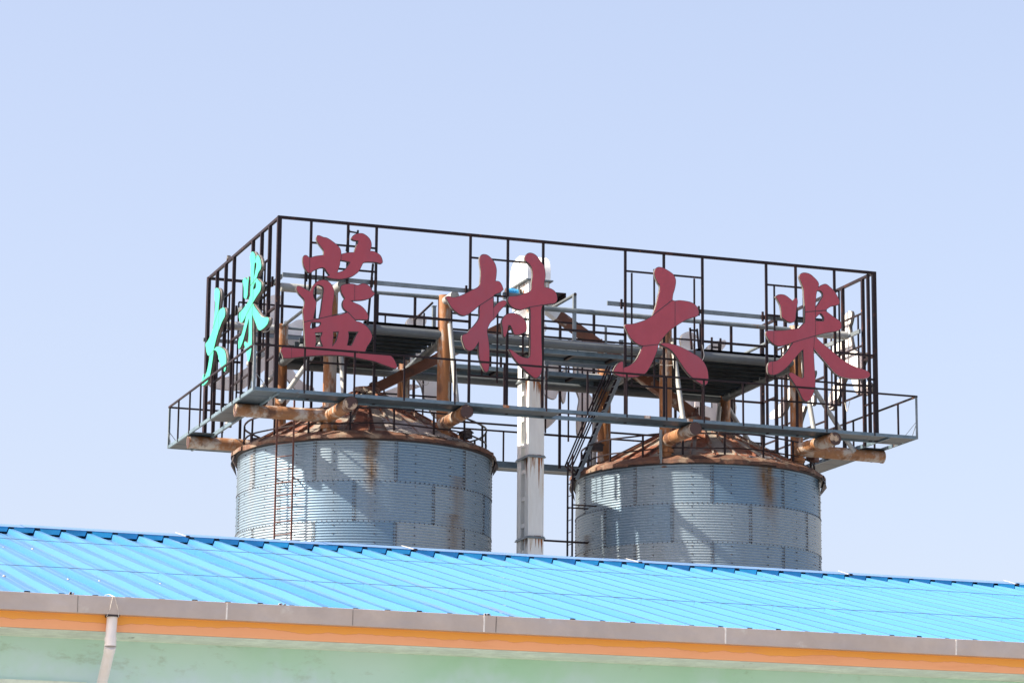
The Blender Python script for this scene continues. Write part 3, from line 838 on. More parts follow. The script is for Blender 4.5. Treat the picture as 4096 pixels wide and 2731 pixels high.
# ---------------------------------------------------------------- catwalk round the outside
KX0, KX1, KY0, KY1, KZ = 18.38, 36.73, 70.85, 80.05, 14.20
cw = thing('catwalk', 'steel catwalk with a guard rail round the four sides of the sign', 'walkway', ((KX0+KX1)/2, KY0, KZ))
W_ = .80
for (a, c_) in (((KX0, KY0, KZ-.085), (KX1, KY0+.05, KZ)), ((KX0, KY1-.05, KZ-.085), (KX1, KY1, KZ)), ((KX0, KY0+.05, KZ-.085), (KX0+.05, KY1-.05, KZ)), ((KX1-.05, KY0+.05, KZ-.085), (KX1, KY1-.05, KZ)),
               ((KX0+W_, KY0+W_-.05, KZ-.12), (KX1-W_, KY0+W_, KZ-.02)), ((KX0+W_, KY1-W_, KZ-.12), (KX1-W_, KY1-W_+.05, KZ+.06)), ((KX0+W_-.16, KY0+.06, KZ-.12), (KX0+W_-.10, KY1-.06, KZ-.02)), ((KX1-W_-.05, KY0+.06, KZ-.12), (KX1-W_, KY1-.06, KZ-.02))):
    b = MB(); b.span(a, c_); b.build('edge_beam', ['deck_steel'], cw)
def plates(axis, lo, hi, fixed, gaps, n):
    for i in range(n):
        a, c_ = lo+(hi-lo)*i/n+.006, lo+(hi-lo)*(i+1)/n-.006
        segs = [(a, c_)]
        for (g0, g1) in gaps:
            segs = [s for (p, q) in segs for s in ((p, min(q, g0)), (max(p, g1), q)) if s[1]-s[0] > .02]
        for (p, q) in segs:
            b = MB()
            dz = rng.uniform(-.006, .0)
            if axis == 'x': b.span((p, fixed[0], KZ-.075+dz), (q, fixed[1], KZ-.065+dz))
            else: b.span((fixed[0], p, KZ-.075+dz), (fixed[1], q, KZ-.065+dz))
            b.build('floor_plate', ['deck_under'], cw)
plates('x', KX0+.05, KX1-.05, (KY0+.05, KY0+W_-.05), [(26.55, 27.62)], 15)
plates('x', KX0+.05, KX1-.05, (KY1-W_+.05, KY1-.05), [], 15)
plates('y', KY0+W_, KY1-W_, (KX0+.05, KX0+W_-.16), [(75.5, 77.3)], 6)
plates('y', KY0+W_, KY1-W_, (KX1-W_, KX1-.05), [(71.9, 72.6)], 6)
RT = KZ+1.075
for (a, c_) in (((KX0, KY0), (KX1, KY0)), ((KX1, KY0), (KX1, KY1)), ((KX1, KY1), (KX0, KY1)), ((KX0, KY1), (KX0, KY0))):
    b = MB(); b.bar((a[0], a[1], RT), (c_[0], c_[1], RT), .046); b.build('guard_rail', ['dark_steel'], cw)
fp = [19.69, 20.99, 22.3, 23.65, 24.98, 26.13, 27.26, 28.35, 29.46, 30.52, 31.64, 32.76, 34.05, 35.46]
PP = [(x, KY0, 0) for x in fp]+[(KX0, y, 0) for y in (72.1, 72.9, 74.0, 75.2, 76.4, 77.6, 78.9)]+[(KX1, y, 0) for y in (71.95, 73.4, 74.7, 76.0, 77.3, 78.7)]+[(x, KY1, 0) for x in (19.9, 22.1, 25.0, 28.2, 30.9, 33.5, 35.3)]
for x, y, _ in PP:
    b = MB(); b.bar((x, y+(.02 if y < 75 else -.02), KZ-.08), (x, y+(.02 if y < 75 else -.02), RT-.02), .042, .042, 0, (1, 0, 0)); b.build('rail_post', ['dark_steel'], cw)
for x, y in ((KX0, KY0), (KX1, KY0), (KX0, KY1), (KX1, KY1)):
    b = MB(); sx = 1 if x < 25 else -1; sy = 1 if y < 75 else -1
    b.span((x-.012*sx, y-.006*sy, KZ-.08), (x+.055*sx, y, RT+.02)); b.span((x-.012*sx, y, KZ-.08), (x-.006*sx, y+.06*sy, RT+.02))
    b.bar((x, y, KZ+.42), (x+.35*sx, y+.02, KZ), .014); b.bar((x, y, KZ+.42), (x, y+.35*sy, KZ), .014)
    b.build('corner_post', ['galvanised'], cw)
# square rusty plate clips on the front beam
for px in (2025, 2590, 2760):
    p = at(px, 1610+(px-2025)*.075, 'Y', KY0-.01); b = MB(); b.box((p.x, KY0-.012, KZ-.035), (.16, .02, .07)); b.build('clip_plate', ['rust_streak'], cw)

# ---------------------------------------------------------------- frame that carries the characters
FX0, FX1, FY0, FY1, FZ = 19.13, 35.86, 71.56, 78.93, 18.76
fr = thing('sign_scaffold', 'dark rusty tube frame that holds the big characters on four sides', 'frame', (FX0, FY0, KZ))
def fbar(a, c_, wd=.058, name='cross_bar', mm='dark_steel', up=(0, 0, 1)):
    b = MB(); b.bar(a, c_, wd, wd, 0, up); return b.build(name, [mm], fr)
for a, c_ in (((FX0-.04, FY0), (FX1+.04, FY0)), ((FX1, FY0+.05), (FX1, FY1-.05)), ((FX1+.04, FY1), (FX0-.04, FY1)), ((FX0, FY1-.05), (FX0, FY0+.05))):
    fbar((a[0], a[1], FZ), (c_[0], c_[1], FZ), .072, 'top_rail')
FRONT = [19.97, 20.95, 21.71, 24.26, 25.29, 26.27, 28.58, 29.68, 30.79, 32.65, 33.52, 34.67]
BACK = [20.13, 21.24, 22.14, 24.01, 25.12, 26.2, 28.5, 29.51, 30.55, 33.09, 33.9, 34.87]
LEFT = [72.45, 73.25, 74.14, 76.11, 76.99, 77.96]
RIGHT = [72.25, 73.50, 74.65, 76.55, 77.30, 77.96]
for x, y in ((FX0, FY0), (FX1, FY0), (FX0, FY1), (FX1, FY1)):
    fbar((x, y, KZ-.1), (x, y, FZ+.03), .105, 'corner_post', up=(1, 0, 0))
fbar((FX1-.17, FY0+.02, KZ-.1), (FX1-.17, FY0+.02, FZ-.05), .075, 'post', up=(1, 0, 0))
fbar((FX0-.05, FY1-.25, KZ-.1), (FX0-.05, FY1-.25, FZ-.05), .075, 'post', up=(1, 0, 0))
for x in FRONT: fbar((x, FY0, KZ-.1), (x, FY0, FZ-.036), .060, 'post', up=(1, 0, 0))
for x in BACK: fbar((x, FY1, KZ-1.2 if x in (26.2, 28.5) else KZ-.1), (x, FY1, FZ-.036), .066, 'post', up=(1, 0, 0))
for y in LEFT: fbar((FX0, y, KZ-.10), (FX0, y, FZ-.036), .085, 'post', up=(1, 0, 0))
for y in RIGHT: fbar((FX1, y, KZ-.1), (FX1, y, FZ-.036), .085, 'post', up=(1, 0, 0))
# mid rails in the bays between the characters
mids = [FX0]+FRONT+[FX1]
for i in (0, 3, 6, 9, 12): fbar((mids[i], FY0, 16.46), (mids[i+1], FY0, 16.46))
mids = [FX0]+BACK+[FX1]
for i in (0, 3, 6, 9, 12): fbar((mids[i], FY1, 16.46), (mids[i+1], FY1, 16.46))
for i in (0, 3, 6, 9, 12): fbar((mids[i], FY1, 15.25), (mids[i+1], FY1, 15.25), .05)
mids = [FY0]+LEFT+[FY1]
for i in (0, 3, 6): fbar((FX0, mids[i], 16.46), (FX0, mids[i+1], 16.46)); fbar((FX0, mids[i], 15.2), (FX0, mids[i+1], 15.2), .045)
mids = [FY0]+RIGHT+[FY1]
for i in (0, 3, 6): fbar((FX1, mids[i], 16.46), (FX1, mids[i+1], 16.46)); fbar((FX1, mids[i], 15.2), (FX1, mids[i+1], 15.2), .045)
# rails and short uprights behind each character
def bay(kind, pos_, lo, hi, zs, ups, o):
    def P(u_, z_): return (u_, pos_+o, z_) if kind == 'x' else (pos_+o, u_, z_)
    for z_ in zs: fbar(P(lo, z_), P(hi, z_), .045)
    for (u_, za, zb) in ups: fbar(P(u_, za), P(u_, zb), .040, 'upright', up=(1, 0, 0))
for (a, c_, zs, ups) in ((19.97, 21.71, (18.17, 17.55, 15.08, 15.75), ((20.32, 18.17, 15.08), (19.84, 17.75, 15.6), (20.12, 17.75, 15.6), (21.0, 17.2, 15.08))),
              (24.26, 26.27, (18.16, 17.20, 15.72, 15.05), ((24.60, 18.1, 15.05), (25.9, 17.2, 15.05), (25.02, 17.2, 14.9), (25.72, 16.2, 15.1))),
              (28.58, 30.79, (18.18, 15.90, 15.12), ((28.76, 18.14, 15.12), (30.55, 18.14, 15.12), (29.40, 18.3, 15.1), (29.98, 17.4, 15.1))),
              (32.65, 34.80, (18.16, 17.33, 15.62, 15.02), ((32.88, 18.14, 15.02), (34.80, 18.16, 15.0), (33.74, 17.9, 15.0)))):
    bay('x', FY0, a, c_, zs, ups, -.01)
    A, B_ = 54.8-c_, 54.8-a
    bay('x', FY1, A, B_, zs, [(54.8-u_, za, zb) for u_, za, zb in ups], .01)
for (a, c_, zs) in ((72.45, 74.14, (17.85, 16.95, 15.55)), (76.11, 77.96, (17.80, 16.8, 15.65))):
    bay('y', FX0, a, c_, zs, [(a+.35, zs[0], zs[-1]), (c_-.35, zs[0], zs[-1])], -.02)
for (a, c_, zs) in ((72.25, 74.65, (17.80, 16.9, 15.55)), (76.55, 77.96, (17.85, 17.0, 15.55))):
    bay('y', FX1, a, c_, zs, [(a+.35, zs[0], zs[-1]), (c_-.35, zs[0], zs[-1])], .02)
fbar((FX1-.1, FY0, 15.62), (FX1-1.2, FY0, 15.58)); fbar((FX1, FY0, 15.80), (FX1-.25, FY0, 15.80), .05)
# leaning little rack that sticks up behind the first character
fbar(tuple(at(1386, 1005, 'Y', FY0-.02)), tuple(at(1397, 920, 'Y', FY0-.02)), .045, 'upright')
fbar(tuple(at(1424, 1000, 'Y', FY0-.02)), tuple(at(1432, 921, 'Y', FY0-.02)), .045, 'upright')
fbar(tuple(at(1396, 926, 'Y', FY0-.02)), tuple(at(1431, 932, 'Y', FY0-.02)), .035)
fbar(tuple(at(1492, 1055, 'Y', FY0-.02)), tuple(at(1470, 1300, 'Y', FY0-.02)), .05, 'upright')
# the same rack behind the rear character, seen past the third front character
for (p, q) in (((2760, 1311), (2767, 1398)), ((2788, 1315), (2796, 1398)), ((2758, 1320), (2788, 1322)), ((2847, 1349), (2847, 1402)), ((2882, 1353), (2881, 1408)), ((2848, 1388), (2880, 1390))):
    fbar(tuple(at(*p, 'Y', FY1-.06)), tuple(at(*q, 'Y', FY1-.06)), .05, 'upright')
# galvanised purlins fixed to the posts, with clip plates
def purlin(a, c_, wd=.11):
    b = MB(); b.bar(a, c_, .05, wd); return b.build('purlin', ['galvanised'], fr)
purlin((19.28, FY0+.12, 17.30), (25.15, FY0+.12, 17.30)); purlin((25.2, FY0+.12, 17.29), (26.6, FY0+.12, 17.28))
purlin((28.12, FY0+.12, 17.30), (34.9, FY0+.12, 17.28))
purlin((20.0, FY1-.12, 17.25), (26.3, FY1-.12, 17.25)); purlin((28.6, FY1-.12, 17.25), (35.2, FY1-.12, 17.25))
purlin((19.0, FY1-.1, 17.0), (20.9, FY1-.1, 17.0), .10)
purlin((FX0+.13, 71.7, 17.26), (FX0+.13, 75.0, 17.26)); purlin((FX0+.13, 75.6, 17.26), (FX0+.13, 78.6, 17.26))
purlin((FX1-.13, 72.2, 17.26), (FX1-.13, 75.2, 17.26)); purlin((FX1-.13, 75.8, 17.26), (FX1-.13, 78.6, 17.26))
for x in (19.97, 21.71, 24.26, 26.27, 28.58, 30.79, 32.65):
    for s_ in (-1, 1):
        b = MB(); b.box((x+s_*.055-.03, FY0+.055, 17.29), (.05, .05, .26)); b.build('clip_plate', ['dark_steel'], fr)
for y in LEFT:
    b = MB(); b.box((FX0+.07, y-.08, 17.26), (.05, .06, .26)); b.build('clip_plate', ['dark_steel'], fr)
# blocks at the top corner of the left side
p = at(917, 1026, 'X', FX0); b = MB()
for q in range(4): b.box((FX0+rng.uniform(-.02, .02), p.y+.03*q-.05, FZ+.05+.035*(q % 3)), (.09, .06, .05), 0, Matrix.Rotation(rng.uniform(-.4, .4), 3, 'X'))
tag(b.build('cable_bundle', ['casing_side']), 'little grey bundle tied on the sloping top rail at left', 'bundle')

# ---------------------------------------------------------------- bucket elevator between the silos
el = thing('bucket_elevator', 'tall white twin-leg bucket elevator streaked with rust, between the silos', 'elevator', (27.35, 75.3, GROUND))
ex0, ex1, ey0, ey1 = 27.12, 27.54, 74.90, 75.78
secs = [GROUND, 1.0, 3.2, 5.3, 7.3, 9.35, 11.47, 13.67, 15.83, 17.9]
for a, c_ in zip(secs, secs[1:]):
    for (ya, yb) in ((ey0, ey0+.28), (ey1-.28, ey1)):
        b = MB(); b.span((ex0, ya, a), (ex1, yb, c_))
        for sx in (ex0, ex1):
            for sy in (ya, yb): b.span((sx-.012, sy-.012, a), (sx+.012, sy+.012, c_))
        b.build('casing', ['white_leg'], el)
    b = MB()
    n = 3
    for i in range(n):
        zz = a+(c_-a)*(i+.5)/n; b.span((ex0+.01, ey0+.28, zz-.055), (ex0+.07, ey1-.28, zz+.055))
    b.span((ex1-.10, ey0+.28, a), (ex1-.04, ey1-.28, c_))
    b.build('tie_bar', ['white_leg'], el)
    f_ = MB(); f_.span((ex0-.055, ey0-.055, c_-.03), (ex1+.055, ey1+.055, c_+.0)); f_.span((ex0-.035, ey0-.035, c_), (ex1+.035, ey1+.035, c_+.035)); f_.build('flange', ['galvanised'], el)
    s_ = MB()                                                        # rust that has run down from the joint
    for q in range(8):
        u_ = rng.uniform(ex0+.02, ex1-.05); L_ = rng.uniform(.2, .95)*rng.uniform(.4, 1); w_ = rng.uniform(.03, .085)
        s_.prism([(u_, ey0-.0022-.0002*q, c_-.032), (u_+w_, ey0-.0022-.0002*q, c_-.032), (u_+w_*.7, ey0-.0022-.0002*q, c_-.032-L_*.6), (u_+w_*.45, ey0-.0022-.0002*q, c_-.032-L_)], (0, .001, 0))
        v_ = rng.uniform(ey0+.02, ey0+.28); s_.prism([(ex0-.0145, v_, c_-.032), (ex0-.0145, v_+w_, c_-.032), (ex0-.0145, v_+w_*.5, c_-.032-L_*.7)], (.0005, 0, 0))
    s_.span((ex0+.02, ey0-.003, c_+.03), (ex1-.06, ey0-.0018, c_+.055))
    s_.build('rust_run', ['rust_streak'], el)
# head: boot-shaped hood, round over the top
hz = 18.55
b = MB(); b.span((ex0-.06, ey0-.04, 17.9), (ex1+.10, ey1+.36, hz-.0)); b.build('head_box', ['white_leg'], el)
b = MB()
hy0, hy1 = ey0-.10, ey1+.42
arc = [(hy0+(hy1-hy0)*(.5-.5*math.cos(math.pi*i/20)), hz+.18+(.58 if True else 0)*math.sin(math.pi*i/20)**.75) for i in range(21)]
pr = [(hy0, hz)]+arc+[(hy1, hz)]
n = len(pr)
xa, xb = ex0-.12, ex1+.14
b.add([(xa, y, z) for y, z in pr], [tuple(range(n))]); b.add([(xb, y, z) for y, z in pr], [tuple(range(n-1, -1, -1))])
b.add([(xa, y, z) for y, z in pr]+[(xb, y, z) for y, z in pr], [(i, i+1, n+i+1, n+i) for i in range(n-1)], 0, True)
hd = b.build('head_hood', ['white_leg'], el)
b = MB(); b.span((xa-.05, hy0-.06, hz-.045), (xb+.06, hy1+.05, hz-.01)); b.span((xa-.008, ey0+.52, hz), (xa-.001, ey0+.545, hz+.74)); b.build('head_flange', ['galvanised'], el)
b = MB()
for q in range(6):
    u_ = ex0+.05+q*.09; b.span((u_, ey0-.0445, hz-.05), (u_+rng.uniform(.02, .06), ey0-.042, hz-.05-rng.uniform(.15, .4)))
for q in range(6):
    u_ = ey0+.1+q*.18; b.span((ex0-.0645, u_, hz-.05), (ex0-.062, u_+rng.uniform(.03, .09), hz-.05-rng.uniform(.1, .35)))
b.build('rust_run', ['rust_streak'], el)
b = MB(); b.tube((ex0-.2, 75.45, hz-.25), (ex0-.03, 75.45, hz-.25), .09, 14); b.box((ex0-.12, 75.45, hz-.33), (.2, .3, .06)); b.build('bearing', ['dark_part'], el)
b = MB(); b.span((ex1+.0, ey0-.35, hz-.42), (ex1+.5, ey1, hz-.38)); b.span((ex1+.46, ey0-.35, hz-.55), (ex1+.5, ey1, hz-.38)); b.build('head_shelf', ['dark_steel'], el)
mt = at(2053, 1172, 'Y', 75.3)
b = MB(); b.tube((mt.x-.17, 75.3, mt.z), (mt.x+.12, 75.3, mt.z), .115, 18); b.box((mt.x-.02, 75.3, mt.z+.1), (.12, .1, .06)); b.box((mt.x-.02, 75.3, mt.z-.11), (.26, .2, .04))
for q in range(7): b.tube((mt.x-.15+q*.03, 75.3, mt.z), (mt.x-.14+q*.03, 75.3, mt.z), .124, 18)
mo = b.build('motor', ['motor_blue'], el)
b = MB(); b.tube((mt.x-.22, 75.3, mt.z), (mt.x-.17, 75.3, mt.z), .125, 18); b.build('fan_cover', ['dark_part'], mo)
b = MB(); b.bar((mt.x+.15, 75.3, mt.z+.18), (mt.x+.15, 75.3, 16.45), .11, .06, 0, (1, 0, 0)); b.bar((mt.x-.3, 75.3, mt.z-.16), (ex0, 75.3, mt.z-.16), .08); b.build('motor_stand', ['galvanised'], el)
# galvanised beams bracing the elevator to the right platform
b = MB(); b.bar((ex1, 76.0, 16.52), (XF3+.1, 76.0, 16.52), .06, .12); b.bar((ex1+.15, 74.9, 16.55), (ex1+.75, 74.9, 16.95), .07); b.bar((ex1+.35, 75.6, 16.0), (ex1+.35, 75.6, 16.9), .06, .06, 0, (1, 0, 0)); b.build('stay', ['galvanised'], el)
b = MB(); b.bar((ex1, 75.0, 11.42), (SX2-SR+.12, 75.0, 11.42), .05); b.box((SX2-SR+.1, 75.0, 11.42), (.10, .10, .16)); b.build('tie_rod', ['dark_steel'], el)

# ---------------------------------------------------------------- square grain spouts from the elevator head to the silo peaks
def spout(p, q, label, silo_apex):
    t = thing('grain_spout', label, 'spout', p, 'spouts from the elevator')
    p, q = Vector(p), Vector(q)
    b = MB(); d = (q-p).normalized()
    b.bar(p, q, .27, .27)
    L_ = (q-p).length
    b.build('duct', ['spout'], t)
    for f in (.02, .30, .52, .80):
        c_ = p+d*L_*f; b = MB(); b.bar(c_-d*.02, c_+d*.02, .31, .31); b.build('collar', ['spout'], t)
    b = MB(); b.tube(q-d*.05, q+d*.03, .2, 18); b.tube(q+d*.0, silo_apex, .15, 16); b.build('outlet', ['vent_rust'], t)
    b = MB(); b.bar(p-d*.35, p+d*.05, .30, .30); b.build('chute', ['white_leg'], t)
spout((28.05, 75.35, 17.74), (32.1, 75.3, 15.22), 'rusty square spout sloping down to the peak of the right silo', (SX2, SY, 15.0))
spout((26.7, 75.3, 17.36), (22.85, 75.3, 15.26), 'rusty square spout sloping down to the peak of the left silo', (SX1, SY, 15.15))
b = MB(); b.bar((27.1, 75.3, 17.75), (26.75, 75.3, 17.40), .26, .26); b.build('feed_box', ['white_leg'], el)

# ---------------------------------------------------------------- steep stair from the right silo roof to the platform
st = thing('stair', 'steep narrow steel stair with handrails at the left of the right silo', 'stair', (28.6, 75.3, 13.2))
s0, s1 = Vector((28.62, 75.2, 13.16)), Vector((29.93, 75.2, 16.2))
for dy, mm in ((0, 'galvanised'), (.24, 'dark_steel')):
    b = MB(); b.bar(s0+Vector((0, dy, 0)), s1+Vector((0, dy, 0)), .035, .085); b.build('stringer', [mm], st)
for i in range(13):
    c_ = s0+(s1-s0)*(i+.5)/13; b = MB(); b.box(c_+Vector((.0, .12, 0)), (.09, .24, .022)); b.build('tread', ['galvanised'], st)
h0, h1 = Vector((28.37, 75.2, 13.56)), Vector((29.66, 75.2, 16.55))
for dy in (0, .24):
    b = MB(); o_ = Vector((0, dy, 0)); b.bar(h0+o_, h1+o_, .036); b.bar(h0+o_+Vector((.14, 0, 0)), h1+o_+Vector((.14, 0, -.1)), .034)
    b.bar(h0+o_, s0+o_+Vector((-.02, 0, .2)), .04); b.build('handrail', ['dark_steel'], st)
# ladder below it, up the left side of the right silo
l2 = thing('ladder', 'thin dark ladder standing clear of the left side of the right silo', 'ladder', (28.4, 75.0, GROUND))
q1, q2 = at(2271, 1870, 'Y', 75.0), at(2290, 1850, 'Y', 74.6)
for p, zt in ((q1, 13.6), (q2, 13.75)):
    b = MB(); b.bar((p.x, p.y, 6), (p.x, p.y, zt), .042, .042, 0, (1, 0, 0)); b.build('stile', ['dark_steel'], l2)
zz = 13.3
while zz > 6:
    b = MB(); b.tube((q1.x, q1.y, zz), (q2.x, q2.y, zz), .012, 8); b.build('rung', ['dark_steel'], l2); zz -= .33
for zz in (12.35, 10.2):
    b = MB(); b.bar((q1.x, q1.y, zz), (SX2-SR+.25, q1.y, zz), .035); b.bar((q2.x, q2.y, zz+.02), (SX2-SR+.25, q2.y, zz+.02), .035); b.build('wall_bracket', ['dark_steel'], l2)

